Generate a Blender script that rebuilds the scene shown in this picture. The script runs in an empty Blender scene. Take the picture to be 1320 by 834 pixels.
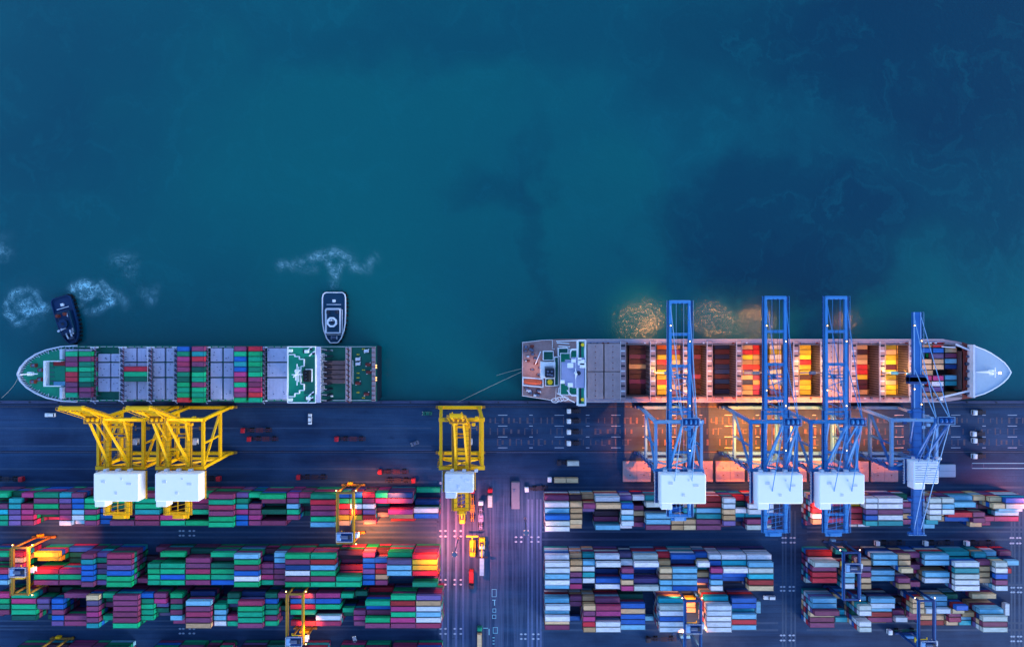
import bpy, math, random
from mathutils import Vector, Matrix, noise
from mathutils.bvhtree import BVHTree
random.seed(7)
R = math.radians
scene = bpy.context.scene
COL = scene.collection
H = 350.0
S0 = 2.514
def S(z): return S0 * H / (H - z)
def X(px, z=0.0): return (px - 660.0) / S(z)
def Y(py, z=0.0): return (417.0 - py) / S(z)
def srgb(r, g, b):
    f = lambda c: (c/255/12.92) if c/255 <= 0.04045 else ((c/255+0.055)/1.055)**2.4
    return (f(r), f(g), f(b))

# ------------------------------------------------------------------ materials
def new_mat(name):
    m = bpy.data.materials.new(name); m.use_nodes = True
    nt = m.node_tree; nt.nodes.clear()
    out = nt.nodes.new('ShaderNodeOutputMaterial'); bs = nt.nodes.new('ShaderNodeBsdfPrincipled')
    nt.links.new(bs.outputs[0], out.inputs[0])
    return m, nt, bs, out
def N(nt, t, **kw):
    n = nt.nodes.new(t)
    for k, v in kw.items(): setattr(n, k, v)
    return n
def link(nt, a, b): nt.links.new(a, b)
def mth(nt, op, a, b=None, c=None, clamp=False):
    n = N(nt, 'ShaderNodeMath', operation=op); n.use_clamp = clamp
    for i, v in enumerate((a, b, c)):
        if v is None: continue
        if isinstance(v, (int, float)): n.inputs[i].default_value = v
        else: link(nt, v, n.inputs[i])
    return n.outputs[0]
def mixc(nt, fac, a, b, mode='MIX'):
    n = N(nt, 'ShaderNodeMix', data_type='RGBA', blend_type=mode)
    for idx, v in ((0, fac), (6, a), (7, b)):
        if isinstance(v, (int, float)): n.inputs[idx].default_value = v
        elif isinstance(v, tuple): n.inputs[idx].default_value = (*v[:3], 1)
        else: link(nt, v, n.inputs[idx])
    return n.outputs[2]
def noisetex(nt, vec, scale, detail=4, rough=0.55, dist=0.0):
    n = N(nt, 'ShaderNodeTexNoise'); n.inputs['Scale'].default_value = scale
    n.inputs['Detail'].default_value = detail; n.inputs['Roughness'].default_value = rough
    n.inputs['Distortion'].default_value = dist
    if vec is not None: link(nt, vec, n.inputs['Vector'])
    return n.outputs['Fac']
def ramp(nt, fac, stops):
    n = N(nt, 'ShaderNodeMapRange'); n.clamp = True
    link(nt, fac, n.inputs[0]); n.inputs[1].default_value = stops[0]; n.inputs[2].default_value = stops[1]
    n.inputs[3].default_value = 0; n.inputs[4].default_value = 1
    return n.outputs[0]
def geo_pos(nt):
    return N(nt, 'ShaderNodeNewGeometry').outputs['Position']
def mapping(nt, vec, scale=(1,1,1), loc=(0,0,0)):
    n = N(nt, 'ShaderNodeMapping'); link(nt, vec, n.inputs[0])
    n.inputs['Scale'].default_value = scale; n.inputs['Location'].default_value = loc
    return n.outputs[0]

MATS = {}
def paint(name, col, rough=0.5, metal=0.0, grime=0.35, gscale=0.35, dark=0.45, bump=0.0, bscale=3.0, spec=0.3):
    """weathered painted / concrete surface"""
    m, nt, bs, out = new_mat(name)
    p = geo_pos(nt)
    n1 = noisetex(nt, p, gscale, 6, 0.65); n2 = noisetex(nt, p, gscale*7, 4, 0.6)
    g = mth(nt, 'MULTIPLY', ramp(nt, mth(nt, 'ADD', mth(nt,'MULTIPLY',n1,0.6), mth(nt,'MULTIPLY',n2,0.4)), (0.45, 0.68)), grime)
    c = mixc(nt, g, col, tuple(x*dark for x in col))
    link(nt, c, bs.inputs['Base Color'])
    bs.inputs['Roughness'].default_value = rough; bs.inputs['Metallic'].default_value = metal
    bs.inputs['Specular IOR Level'].default_value = spec
    if bump:
        b = N(nt, 'ShaderNodeBump'); b.inputs['Strength'].default_value = bump; b.inputs['Distance'].default_value = 0.1
        link(nt, noisetex(nt, p, bscale, 5), b.inputs['Height']); link(nt, b.outputs[0], bs.inputs['Normal'])
    MATS[name] = m
    return m
def emit(name, col, st):
    m = bpy.data.materials.new(name); m.use_nodes = True; nt = m.node_tree; nt.nodes.clear()
    o = nt.nodes.new('ShaderNodeOutputMaterial'); e = nt.nodes.new('ShaderNodeEmission')
    e.inputs[0].default_value = (*col, 1); e.inputs[1].default_value = st; nt.links.new(e.outputs[0], o.inputs[0])
    MATS[name] = m; return m

paint('crane_blue', srgb(58, 132, 198), 0.42, grime=0.35, gscale=0.5, dark=0.55)
paint('crane_blue_light', srgb(124, 166, 212), 0.45, grime=0.3, gscale=0.5)
paint('crane_blue_mid', srgb(30, 98, 172), 0.5, grime=0.35)
paint('crane_blue_dark', srgb(14, 60, 122), 0.5, grime=0.4)
paint('crane_yellow', srgb(245, 182, 4), 0.45, grime=0.4, gscale=0.5, dark=0.55)
paint('crane_ochre', srgb(150, 112, 48), 0.5, grime=0.5, gscale=0.6)
paint('white_paint', srgb(240, 240, 250), 0.4, grime=0.12, gscale=0.3, dark=0.75)
paint('white_weathered', srgb(205, 210, 228), 0.5, grime=0.45, gscale=0.5, dark=0.6)
paint('dark_metal', srgb(32, 40, 62), 0.5, grime=0.3)
paint('black_rubber', srgb(16, 18, 24), 0.7, grime=0.2)
paint('steel', srgb(95, 105, 135), 0.45, metal=0.3, grime=0.4)
paint('rail_steel', srgb(18, 28, 55), 0.5, metal=0.2, grime=0.4)
paint('rust_red', srgb(120, 52, 48), 0.7, grime=0.5, gscale=0.4)
paint('hatch_grey', srgb(178, 182, 215), 0.55, grime=0.5, gscale=0.45, dark=0.62)
paint('hatch_pink', srgb(158, 142, 152), 0.6, grime=0.6, gscale=0.35, dark=0.62)
paint('deck_green', srgb(10, 142, 110), 0.55, grime=0.45, gscale=0.4, dark=0.6)
paint('deck_green_dark', srgb(10, 96, 84), 0.55, grime=0.5, gscale=0.4, dark=0.6)
paint('deck_brown', srgb(120, 95, 100), 0.6, grime=0.6, gscale=0.3)
paint('deck_pink', srgb(166, 134, 136), 0.65, grime=0.7, gscale=0.35, dark=0.5)
paint('deck_lavender', srgb(150, 155, 195), 0.55, grime=0.3, gscale=0.3)
paint('bow_blue', srgb(158, 180, 204), 0.5, grime=0.35, gscale=0.12, dark=0.72)
paint('hull_black', srgb(20, 30, 48), 0.45, grime=0.4)
paint('hull_blue', srgb(22, 50, 100), 0.45, grime=0.4)
paint('hold_steel', srgb(88, 78, 84), 0.65, grime=0.7, gscale=0.25, dark=0.4)
paint('guide_steel', srgb(140, 130, 140), 0.6, grime=0.5, gscale=0.5)
paint('coaming', srgb(170, 150, 162), 0.6, grime=0.6, gscale=0.4, dark=0.55)
paint('boat_orange', srgb(240, 95, 60), 0.4, grime=0.1)
paint('safety_yellow', srgb(235, 200, 30), 0.5, grime=0.2)
paint('truck_red', srgb(190, 30, 50), 0.4, grime=0.2)
paint('truck_white', srgb(225, 230, 240), 0.4, grime=0.1)
paint('chassis_red', srgb(92, 42, 60), 0.6, grime=0.4)
paint('chassis_dark', srgb(50, 45, 62), 0.6, grime=0.4)
paint('chassis_yellow', srgb(190, 140, 30), 0.6, grime=0.4)
paint('glass', srgb(15, 25, 45), 0.1, spec=0.6, grime=0.0)
paint('tug_blue', srgb(14, 52, 96), 0.45, grime=0.3, gscale=0.7)
paint('tug_deck', srgb(12, 62, 92), 0.5, grime=0.35, gscale=0.7)
paint('mark_white', srgb(165, 180, 205), 0.6, grime=0.6, gscale=1.2, dark=0.35)
paint('mark_faint', srgb(70, 84, 122), 0.6, grime=0.8, gscale=0.8, dark=0.4)
paint('mark_red', srgb(88, 80, 100), 0.6, grime=0.9, gscale=0.6, dark=0.25)
paint('mark_cyan', srgb(120, 190, 215), 0.6, grime=0.3, gscale=0.8)
paint('road_track', srgb(76, 98, 144), 0.55, grime=0.75, gscale=0.10, dark=0.62)
paint('lane_track', srgb(46, 72, 106), 0.55, grime=0.85, gscale=0.10, dark=0.6)
paint('concrete_pad', srgb(112, 110, 128), 0.7, grime=0.3, gscale=0.5)
paint('coping', srgb(58, 70, 108), 0.7, grime=0.6, gscale=0.4, bump=0.2)
paint('rope', srgb(150, 155, 150), 0.8, grime=0.1)
emit('lamp_warm', (1.0, 0.55, 0.22), 5)
emit('lamp_cool', (0.75, 0.85, 1.0), 0.7)
emit('lamp_pink', (1.0, 0.5, 0.45), 0.9)
emit('lamp_small', (1.0, 0.45, 0.15), 1.2)

def container_mat():
    m, nt, bs, out = new_mat('container_paint')
    at = N(nt, 'ShaderNodeVertexColor', layer_name='paint')
    p = geo_pos(nt)
    n1 = noisetex(nt, mapping(nt, p, (0.35, 1.2, 1)), 0.9, 6, 0.7)
    n2 = noisetex(nt, p, 5.0, 4, 0.7)
    g = mth(nt, 'MULTIPLY', ramp(nt, mth(nt,'ADD', mth(nt,'MULTIPLY',n1,0.65), mth(nt,'MULTIPLY',n2,0.35)), (0.42, 0.64)), 0.62)
    dk = mixc(nt, 1.0, at.outputs[0], (0.52, 0.47, 0.45), 'MULTIPLY')
    c = mixc(nt, g, at.outputs[0], dk)
    r2 = ramp(nt, noisetex(nt, p, 1.7, 5, 0.75), (0.64, 0.74))
    c = mixc(nt, mth(nt,'MULTIPLY', r2, 0.45), c, (0.10, 0.045, 0.03))
    link(nt, c, bs.inputs['Base Color'])
    bs.inputs['Roughness'].default_value = 0.48; bs.inputs['Specular IOR Level'].default_value = 0.35
    w = N(nt, 'ShaderNodeTexWave', wave_type='BANDS', bands_direction='X', wave_profile='SIN')
    w.inputs['Scale'].default_value = 1.1; link(nt, p, w.inputs['Vector'])
    b = N(nt, 'ShaderNodeBump'); b.inputs['Strength'].default_value = 0.35; b.inputs['Distance'].default_value = 0.05
    link(nt, w.outputs[1], b.inputs['Height']); link(nt, b.outputs[0], bs.inputs['Normal'])
    return m
CMAT = container_mat()

# ------------------------------------------------------------------ mesh builder
class MB:
    def __init__(s): s.v = []; s.f = []; s.m = []; s.mats = []; s.c = None
    def mi(s, mat):
        if isinstance(mat, str): mat = MATS[mat]
        if mat not in s.mats: s.mats.append(mat)
        return s.mats.index(mat)
    def add(s, vs, fs, mat):
        o = len(s.v); s.v += [tuple(v) for v in vs]; i = s.mi(mat)
        for f in fs: s.f.append(tuple(o+k for k in f)); s.m.append(i)
    def box(s, x0, x1, y0, y1, z0, z1, mat):
        if x0 > x1: x0, x1 = x1, x0
        if y0 > y1: y0, y1 = y1, y0
        if z0 > z1: z0, z1 = z1, z0
        vs = [(x0,y0,z0),(x1,y0,z0),(x1,y1,z0),(x0,y1,z0),(x0,y0,z1),(x1,y0,z1),(x1,y1,z1),(x0,y1,z1)]
        s.add(vs, [(0,3,2,1),(4,5,6,7),(0,1,5,4),(1,2,6,5),(2,3,7,6),(3,0,4,7)], mat); return s
    def bbox(s, x0, x1, y0, y1, z0, z1, mat, b=0.15):
        """box with chamfered top and upright edges"""
        if x0 > x1: x0, x1 = x1, x0
        if y0 > y1: y0, y1 = y1, y0
        def ring(i, z, c):
            return [(x0+i+c,y0+i,z),(x1-i-c,y0+i,z),(x1-i,y0+i+c,z),(x1-i,y1-i-c,z),(x1-i-c,y1-i,z),(x0+i+c,y1-i,z),(x0+i,y1-i-c,z),(x0+i,y0+i+c,z)]
        vs = ring(0,z0,b)+ring(0,z1-b,b)+ring(b,z1,b*.5)
        fs = [tuple(range(7,-1,-1)), tuple(range(16,24))]
        for k in range(2):
            for i in range(8): j=(i+1)%8; fs.append((k*8+i,k*8+j,k*8+8+j,k*8+8+i))
        s.add(vs, fs, mat); return s
    def beam(s, a, b, w, h, mat, up=(0,0,1), w2=None, h2=None):
        a, b = Vector(a), Vector(b); d = (b-a)
        if d.length < 1e-5: return s
        d.normalize(); u = Vector(up)
        if abs(d.dot(u)) > 0.98: u = Vector((0,1,0))
        sd = d.cross(u).normalized(); u = sd.cross(d).normalized()
        w2 = w if w2 is None else w2; h2 = h if h2 is None else h2
        vs = []
        for p, ww, hh in ((a,w,h),(b,w2,h2)):
            for sx, sy in ((-1,-1),(1,-1),(1,1),(-1,1)): vs.append(p + sd*sx*ww/2 + u*sy*hh/2)
        s.add(vs, [(3,2,1,0),(4,5,6,7),(0,1,5,4),(1,2,6,5),(2,3,7,6),(3,0,4,7)], mat); return s
    def cyl(s, a, b, r, mat, n=8, r2=None):
        a, b = Vector(a), Vector(b); d = (b-a).normalized(); u = Vector((0,0,1)) if abs(d.z) < .9 else Vector((1,0,0))
        sd = d.cross(u).normalized(); u = sd.cross(d); r2 = r if r2 is None else r2
        vs = []
        for p, rr in ((a,r),(b,r2)):
            for i in range(n): t=2*math.pi*i/n; vs.append(p+sd*math.cos(t)*rr+u*math.sin(t)*rr)
        fs = [tuple(range(n-1,-1,-1)), tuple(range(n,2*n))]
        for i in range(n): j=(i+1)%n; fs.append((i,j,n+j,n+i))
        s.add(vs, fs, mat); return s
    def prism(s, pts, z0, z1, mat, top=True, bottom=True, topmat=None, flare=None):
        n = len(pts); vs = [(x,y,z0) for x,y in (flare or pts)]+[(x,y,z1) for x,y in pts]
        fs = [(i,(i+1)%n,n+(i+1)%n,n+i) for i in range(n)]
        s.add(vs, fs, mat)
        if top: s.add([(x,y,z1) for x,y in pts], [tuple(range(n))], topmat or mat)
        if bottom: s.add([(x,y,z0) for x,y in (flare or pts)], [tuple(range(n-1,-1,-1))], mat)
        return s
    def sheet(s, x0, x1, y0, y1, z, mat):
        s.add([(x0,y0,z),(x1,y0,z),(x1,y1,z),(x0,y1,z)], [(0,1,2,3)], mat); return s
    def rail(s, pts, h, mat, t=0.09, step=2.5):
        """handrail along a polyline"""
        for a, b in zip(pts[:-1], pts[1:]):
            a, b = Vector(a), Vector(b); up = Vector((0,0,h))
            s.beam(a+up, b+up, t, t, mat); s.beam(a+up*.5, b+up*.5, t*.7, t*.7, mat)
            n = max(1, int((b-a).length/step))
            for i in range(n+1): p = a.lerp(b, i/n); s.beam(p, p+up, t, t, mat)
        return s
def obj(name, mb, parent=None, loc=(0,0,0), smooth=False):
    me = bpy.data.meshes.new(name); me.from_pydata(mb.v, [], mb.f)
    for m in mb.mats: me.materials.append(m)
    me.polygons.foreach_set('material_index', mb.m)
    if smooth: me.polygons.foreach_set('use_smooth', [True]*len(mb.f))
    me.update()
    o = bpy.data.objects.new(name, me); COL.objects.link(o); o.location = loc
    if parent: o.parent = parent
    return o
def tag(o, label, cat, group=None, kind=None):
    if label: o['label'] = label
    if cat: o['category'] = cat
    if group: o['group'] = group
    if kind: o['kind'] = kind
    return o
def thing(name, label, cat, loc, rz=0, group=None):
    o = bpy.data.objects.new(name, None); COL.objects.link(o); o.location = loc; o.rotation_euler = (0,0,rz)
    o.empty_display_size = 1
    return tag(o, label, cat, group)
def struct(name, mb): o = obj(name, mb); o['kind'] = 'structure'; return o
def copy_tree(root, loc, rz, label):
    def rec(o, parent):
        c = o.copy(); COL.objects.link(c); c.parent = parent
        for ch in o.children: rec(ch, c)
        return c
    r = rec(root, None); r.location = loc; r.rotation_euler = (0,0,rz); r['label'] = label
    return r
LN = [0]; LP = 0.20
def lamp(kind, loc, power, col, target=None, size=0.5, spot=120, blend=0.6):
    LN[0] += 1
    l = bpy.data.lights.new('floodlight_beam', kind); l.energy = power*LP; l.color = col
    if kind in ('POINT','SPOT'): l.shadow_soft_size = size
    if kind == 'SPOT': l.spot_size = R(spot); l.spot_blend = blend
    o = bpy.data.objects.new('floodlight_beam', l); COL.objects.link(o); o.location = loc
    if target is not None:
        d = Vector(target)-Vector(loc); o.rotation_euler = d.to_track_quat('-Z','Y').to_euler()
    return o

# ------------------------------------------------------------------ water
ZW = -3.0
YQ = -39.7
def water_mat():
    m, nt, bs, out = new_mat('harbour_water')
    p = geo_pos(nt)
    # warped coordinates so patches of silt have ragged edges
    wn = N(nt, 'ShaderNodeTexNoise'); wn.inputs['Scale'].default_value = 0.020; wn.inputs['Detail'].default_value = 7
    wn.inputs['Roughness'].default_value = 0.58
    link(nt, p, wn.inputs['Vector'])
    off = N(nt, 'ShaderNodeVectorMath', operation='MULTIPLY_ADD')
    link(nt, wn.outputs['Color'], off.inputs[0]); off.inputs[1].default_value = (84, 84, 0); off.inputs[2].default_value = (-42, -42, 0)
    ad = N(nt, 'ShaderNodeVectorMath', operation='ADD'); link(nt, p, ad.inputs[0]); link(nt, off.outputs[0], ad.inputs[1])
    pw = ad.outputs[0]
    def ell(px, py, rx, ry, soft=0.5):
        mp = mapping(nt, pw, (1/rx, 1/ry, 0), (-X(px)/rx, -Y(py)/ry, 0))
        ln = N(nt, 'ShaderNodeVectorMath', operation='LENGTH'); link(nt, mp, ln.inputs[0])
        mr = N(nt, 'ShaderNodeMapRange', interpolation_type='SMOOTHSTEP'); link(nt, ln.outputs['Value'], mr.inputs[0])
        mr.inputs[1].default_value = 1+soft; mr.inputs[2].default_value = 1-soft
        mr.inputs[3].default_value = 0; mr.inputs[4].default_value = 1
        return mr.outputs[0]
    base = srgb(0, 85, 97)
    deep = srgb(0, 68, 85)
    teal = srgb(0, 95, 97)
    navy = srgb(0, 50, 74)
    c = mixc(nt, mth(nt,'MULTIPLY', ramp(nt, noisetex(nt, p, 0.009, 6, 0.6, 0.8), (0.35, 0.68)), 0.55), base, deep)
    for (px, py, rx, ry, soft, col, f) in [
        (420, 150, 110, 60, 0.8, teal, 0.55), (560, 90, 70, 50, 0.7, teal, 0.30),
        (560, 400, 90, 70, 0.6, teal, 0.7), (780, 300, 42, 52, 0.35, teal, 0.55), (300, 330, 120, 60, 0.7, teal, 0.35),
        (1240, 360, 90, 28, 0.5, teal, 0.6), (640, 30, 160, 18, 0.8, deep, 0.6),
        (1010, 300, 66, 42, 0.30, navy, 0.75), (1160, 60, 120, 46, 0.5, navy, 0.85), (1280, 240, 70, 50, 0.5, navy, 0.6),
        (1020, 345, 36, 14, 0.3, navy, 0.5),
        (60, 120, 60, 70, 0.8, deep, 0.6), (75, 170, 22, 30, 0.5, deep, 0.5),
        (688, 300, 5, 55, 0.8, navy, 0.28), (640, 250, 25, 14, 0.7, navy, 0.35),
        (870, 120, 60, 60, 0.8, teal, 0.15)]:
        c = mixc(nt, mth(nt,'MULTIPLY', ell(px,py,rx,ry,soft), f), c, col)
    # fine wisps
    wisps = ramp(nt, noisetex(nt, pw, 0.05, 8, 0.62, 1.5), (0.52, 0.72))
    c = mixc(nt, mth(nt,'MULTIPLY', wisps, 0.2), c, srgb(6, 108, 116))
    link(nt, c, bs.inputs['Base Color'])
    bs.inputs['Roughness'].default_value = 0.2; bs.inputs['IOR'].default_value = 1.33
    # calm surface, with ripples added only where lamp glints should sparkle
    ruf = None
    for (px, py, rx, ry) in ((832, 415, 15, 10), (922, 419, 11, 7), (972, 412, 12, 10), (1098, 416, 9, 6)):
        e = ell(px, py, rx, ry, 0.9); ruf = e if ruf is None else mth(nt, 'MAXIMUM', ruf, e)
    b1 = N(nt, 'ShaderNodeBump'); b1.inputs['Strength'].default_value = 1.0
    b1.inputs['Distance'].default_value = 1.0
    amp = mth(nt, 'ADD', 0.10, mth(nt, 'MULTIPLY', ruf, 0.42))
    link(nt, mth(nt, 'MULTIPLY', mth(nt, 'SUBTRACT', noisetex(nt, p, 0.5, 4, 0.6, 0.0), 0.5), amp), b1.inputs['Height'])
    link(nt, b1.outputs[0], bs.inputs['Normal'])
    return m
MATS['water'] = water_mat()
mb = MB(); mb.sheet(-2500, 2500, YQ-0.5, 2500, ZW, 'water'); struct('water', mb)

# foam: thin lacy sheets floating on the water
def foam_mat(name, scale, thr, swirl, dens=1.0, aniso=(1,1,1)):
    m = bpy.data.materials.new(name); m.use_nodes = True; nt = m.node_tree; nt.nodes.clear()
    o = nt.nodes.new('ShaderNodeOutputMaterial'); tr = nt.nodes.new('ShaderNodeBsdfTransparent'); df = nt.nodes.new('ShaderNodeBsdfDiffuse')
    df.inputs[0].default_value = (*srgb(150, 208, 222), 1)
    mx = nt.nodes.new('ShaderNodeMixShader')
    tc = N(nt, 'ShaderNodeTexCoord').outputs['Object']
    va = N(nt, 'ShaderNodeVertexColor', layer_name='dens')
    # twist coordinates around the patch centre
    sx = N(nt, 'ShaderNodeSeparateXYZ'); link(nt, tc, sx.inputs[0])
    rad = mth(nt,'SQRT', mth(nt,'ADD', mth(nt,'MULTIPLY',sx.outputs[0],sx.outputs[0]), mth(nt,'MULTIPLY',sx.outputs[1],sx.outputs[1])))
    vr = N(nt, 'ShaderNodeVectorRotate', rotation_type='Z_AXIS'); link(nt, tc, vr.inputs['Vector']); link(nt, mth(nt,'MULTIPLY',rad,swirl), vr.inputs['Angle'])
    w = mapping(nt, vr.outputs[0], aniso)
    nz = N(nt, 'ShaderNodeTexNoise'); nz.inputs['Scale'].default_value = scale; nz.inputs['Detail'].default_value = 6; nz.inputs['Distortion'].default_value = 1.2
    link(nt, w, nz.inputs['Vector'])
    ridge = mth(nt,'SUBTRACT', 1.0, mth(nt,'MULTIPLY', mth(nt,'ABSOLUTE', mth(nt,'SUBTRACT', nz.outputs['Fac'], 0.5)), 13.0), clamp=True)
    nb = ramp(nt, noisetex(nt, w, scale*0.45, 5, 0.6), thr)
    f = mth(nt,'MULTIPLY', mth(nt,'MULTIPLY', ridge, nb), va.outputs[0])
    soft = mth(nt,'MULTIPLY', mth(nt,'MULTIPLY', va.outputs[0], mth(nt,'ADD',nb,0.25)), 0.30)
    f = mth(nt,'MULTIPLY', mth(nt,'ADD', f, soft), dens, clamp=True)
    link(nt, f, mx.inputs[0]); link(nt, tr.outputs[0], mx.inputs[1]); link(nt, df.outputs[0], mx.inputs[2]); link(nt, mx.outputs[0], o.inputs[0])
    return m
def foam(label, px, py, rx, ry, m, fn, n=40):
    cx, cy = X(px, ZW), Y(py, ZW)
    vs, fs = [], []
    for j in range(n+1):
        for i in range(n+1):
            vs.append(((i/n*2-1)*rx, (j/n*2-1)*ry, 0))
    for j in range(n):
        for i in range(n): a = j*(n+1)+i; fs.append((a,a+1,a+n+2,a+n+1))
    me = bpy.data.meshes.new('foam'); me.from_pydata(vs, [], fs); me.materials.append(m)
    at = me.color_attributes.new('dens', 'FLOAT_COLOR', 'POINT')
    for k, v in enumerate(vs):
        d = max(0, min(1, fn(v[0]*S0, -v[1]*S0))); e = max(abs(v[0])/rx, abs(v[1])/ry)
        d *= max(0, min(1, (1-e)*6)); at.data[k].color = (d,d,d,1)
    o = bpy.data.objects.new('foam', me); COL.objects.link(o); o.location = (cx, cy, ZW+0.03)
    tag(o, label, 'foam', kind='stuff')
def seg(x, y, pts, w):
    best = 0
    for (x0,y0,w0),(x1,y1,w1) in zip(pts[:-1], pts[1:]):
        dx, dy = x1-x0, y1-y0; t = max(0,min(1,((x-x0)*dx+(y-y0)*dy)/(dx*dx+dy*dy)))
        d = math.hypot(x-x0-t*dx, y-y0-t*dy); ww = w0+(w1-w0)*t
        best = max(best, ww*math.exp(-(d/w)**2))
    return best
# fn receives pixel offsets (x right, y down) from the patch centre
fm1 = foam_mat('wake_foam_swirl', 0.36, (0.36, 0.58), 0.05, 1.35)
foam('round swirl of white propeller foam left of the dark blue tug', 35, 396, 22, 18, fm1,
     lambda x,y: max(seg(x,y,[(-25,8,.6),(-26,-4,.6),(-18,-18,.5),(0,-24,.35),(14,-16,.3),(16,-2,.4)],4.5), seg(x,y,[(-25,8,.8),(-16,18,.9),(-8,20,.8)],4.5),
                     seg(x,y,[(-12,0,.5),(0,-6,.8),(8,2,1),(24,0,1),(30,0,.2)],5.5), seg(x,y,[(-10,2,.5),(0,8,.7),(14,4,.9)],4.5), 0.18*math.exp(-(x*x+y*y)/500)))
foam('lacy white foam patch just right of the dark blue tug', 122, 380, 26, 19, fm1,
     lambda x,y: max(seg(x,y,[(-28,-8,1),(-14,-13,1),(0,-8,.95),(12,-2,.7),(22,8,.8)],5.5), seg(x,y,[(-20,0,.9),(-10,4,.7),(2,-6,.7)],4.5),
                     seg(x,y,[(22,8,.7),(8,18,.5),(-6,24,.4),(-18,14,.3)],4.5), seg(x,y,[(8,-16,.3),(24,-4,.5),(38,8,.25)],4)))
foam('faint drifting foam wisps further right of the dark blue tug', 170, 362, 26, 26, foam_mat('wake_foam_wisp', 0.2, (0.35,0.6), 0.04, 0.6),
     lambda x,y: max(seg(x,y,[(-20,-28,.4),(0,-26,.4),(-2,-10,.5)],8), seg(x,y,[(14,14,.5),(24,26,.6),(30,10,.3)],6), seg(x,y,[(-20,20,.4),(-10,30,.5)],8)))
fm3 = foam_mat('wake_foam_trail', 0.34, (0.38, 0.62), 0.02, 0.7, (0.8, 1.2, 1))
foam('pale spreading wake foam behind the white rimmed tug', 425, 338, 36, 24, fm3,
     lambda x,y: max(seg(x,y,[(-62,4,.55),(-40,2,.6),(-18,-6,.8),(4,-12,.9),(24,-10,.7)],6), seg(x,y,[(6,30,.8),(10,12,.9),(20,-6,.9)],4),
                     seg(x,y,[(6,30,.8),(2,8,.8),(-4,-6,.8)],3.6), seg(x,y,[(24,-10,.6),(32,6,.6),(48,10,.6),(60,-8,.35)],6), seg(x,y,[(-50,8,.4),(-20,10,.4)],5)))
foam('thin bright foam line along the far left water edge', 0, 318, 10, 10, foam_mat('wake_foam_edge', 0.15, (0.4,0.6), 0.02, 0.35),
     lambda x,y: math.exp(-(x*x+y*y)/220))

# ------------------------------------------------------------------ quay ground
def asphalt_mat():
    m, nt, bs, out = new_mat('quay_asphalt')
    p = geo_pos(nt)
    base = srgb(36, 68, 106); dark = srgb(26, 47, 80); light = srgb(56, 82, 118)
    n1 = noisetex(nt, mapping(nt, p, (0.012, 0.11, 1)), 1.0, 6, 0.62, 0.3)   # long streaks along the quay
    n2 = noisetex(nt, p, 0.045, 6, 0.6)
    n3 = noisetex(nt, p, 1.5, 5, 0.7)
    c = mixc(nt, ramp(nt, n1, (0.38, 0.62)), dark, base)
    c = mixc(nt, mth(nt,'MULTIPLY', ramp(nt, n2, (0.45, 0.7)), 0.5), c, light)
    c = mixc(nt, mth(nt,'MULTIPLY', ramp(nt, n3, (0.45, 0.75)), 0.35), c, srgb(14, 34, 66))
    sp = N(nt, 'ShaderNodeSeparateXYZ'); link(nt, p, sp.inputs[0])
    road = mth(nt, 'MULTIPLY', ramp(nt, sp.outputs[0], (-42, -34)), ramp(nt, sp.outputs[0], (19, 14)))
    road = mth(nt, 'MULTIPLY', road, ramp(nt, sp.outputs[1], (-78, -88)))
    n5 = noisetex(nt, mapping(nt, p, (0.5, 0.015, 1)), 1.0, 6, 0.65)
    c = mixc(nt, mth(nt,'MULTIPLY', mth(nt,'MULTIPLY', road, ramp(nt, n5, (0.42, 0.66))), 0.6), c, srgb(84, 104, 140))
    lanes = ramp(nt, noisetex(nt, mapping(nt, p, (0.02, 0.9, 1)), 1.0, 5, 0.65), (0.5, 0.72))
    c = mixc(nt, mth(nt,'MULTIPLY', mth(nt,'MULTIPLY', lanes, mth(nt,'SUBTRACT', 1.0, road)), 0.45), c, srgb(12, 32, 62))
    # oil stains and patch joints
    n4 = ramp(nt, noisetex(nt, mapping(nt, p, (0.35, 1.0, 1)), 0.25, 4, 0.6), (0.66, 0.74))
    c = mixc(nt, mth(nt,'MULTIPLY', n4, 0.55), c, srgb(12, 28, 56))
    link(nt, c, bs.inputs['Base Color'])
    link(nt, mth(nt,'ADD', 0.42, mth(nt,'MULTIPLY', n2, 0.25)), bs.inputs['Roughness'])
    bs.inputs['Specular IOR Level'].default_value = 0.12
    b = N(nt, 'ShaderNodeBump'); b.inputs['Strength'].default_value = 0.25; b.inputs['Distance'].default_value = 0.05
    link(nt, n3, b.inputs['Height']); link(nt, b.outputs[0], bs.inputs['Normal'])
    return m
MATS['asphalt'] = asphalt_mat()
mb = MB(); mb.sheet(-2500, 2500, -2500, YQ-1.2, 0, 'asphalt')
struct('quay', mb)
mb = MB(); mb.box(-2500, 2500, YQ-1.2, YQ, -9, 0.12, 'coping'); struct('quay_wall', mb)
# painted marks, rails and tracks: flush sheets
ZM = 0.004
mb = MB()
for yy in (-42.6, -65.8):
    mb.sheet(-600, 600, yy-0.55, yy+0.55, ZM, 'rail_steel'); mb.box(-600, 600, yy-0.09, yy+0.09, 0.001, 0.05, 'steel')
mb.sheet(-600, 600, -41.4, -41.0, ZM, 'rail_steel')
struct('crane_rails', mb)
mb = MB()
for px in (570, 577.5, 588, 597): mb.sheet(X(px)-0.55, X(px)+0.55, -400, -84, ZM, 'road_track')
for px in (681, 686, 692.5, 697): mb.sheet(X(px)-0.5, X(px)+0.5, -400, -90, ZM, 'road_track')
for px in (1009, 1013, 1020, 1025): mb.sheet(X(px)-0.45, X(px)+0.45, -400, -96, ZM, 'lane_track')
for px in (1304, 1308, 1314, 1319): mb.sheet(X(px)-0.5, X(px)+0.5, -400, -96, ZM, 'lane_track')
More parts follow.
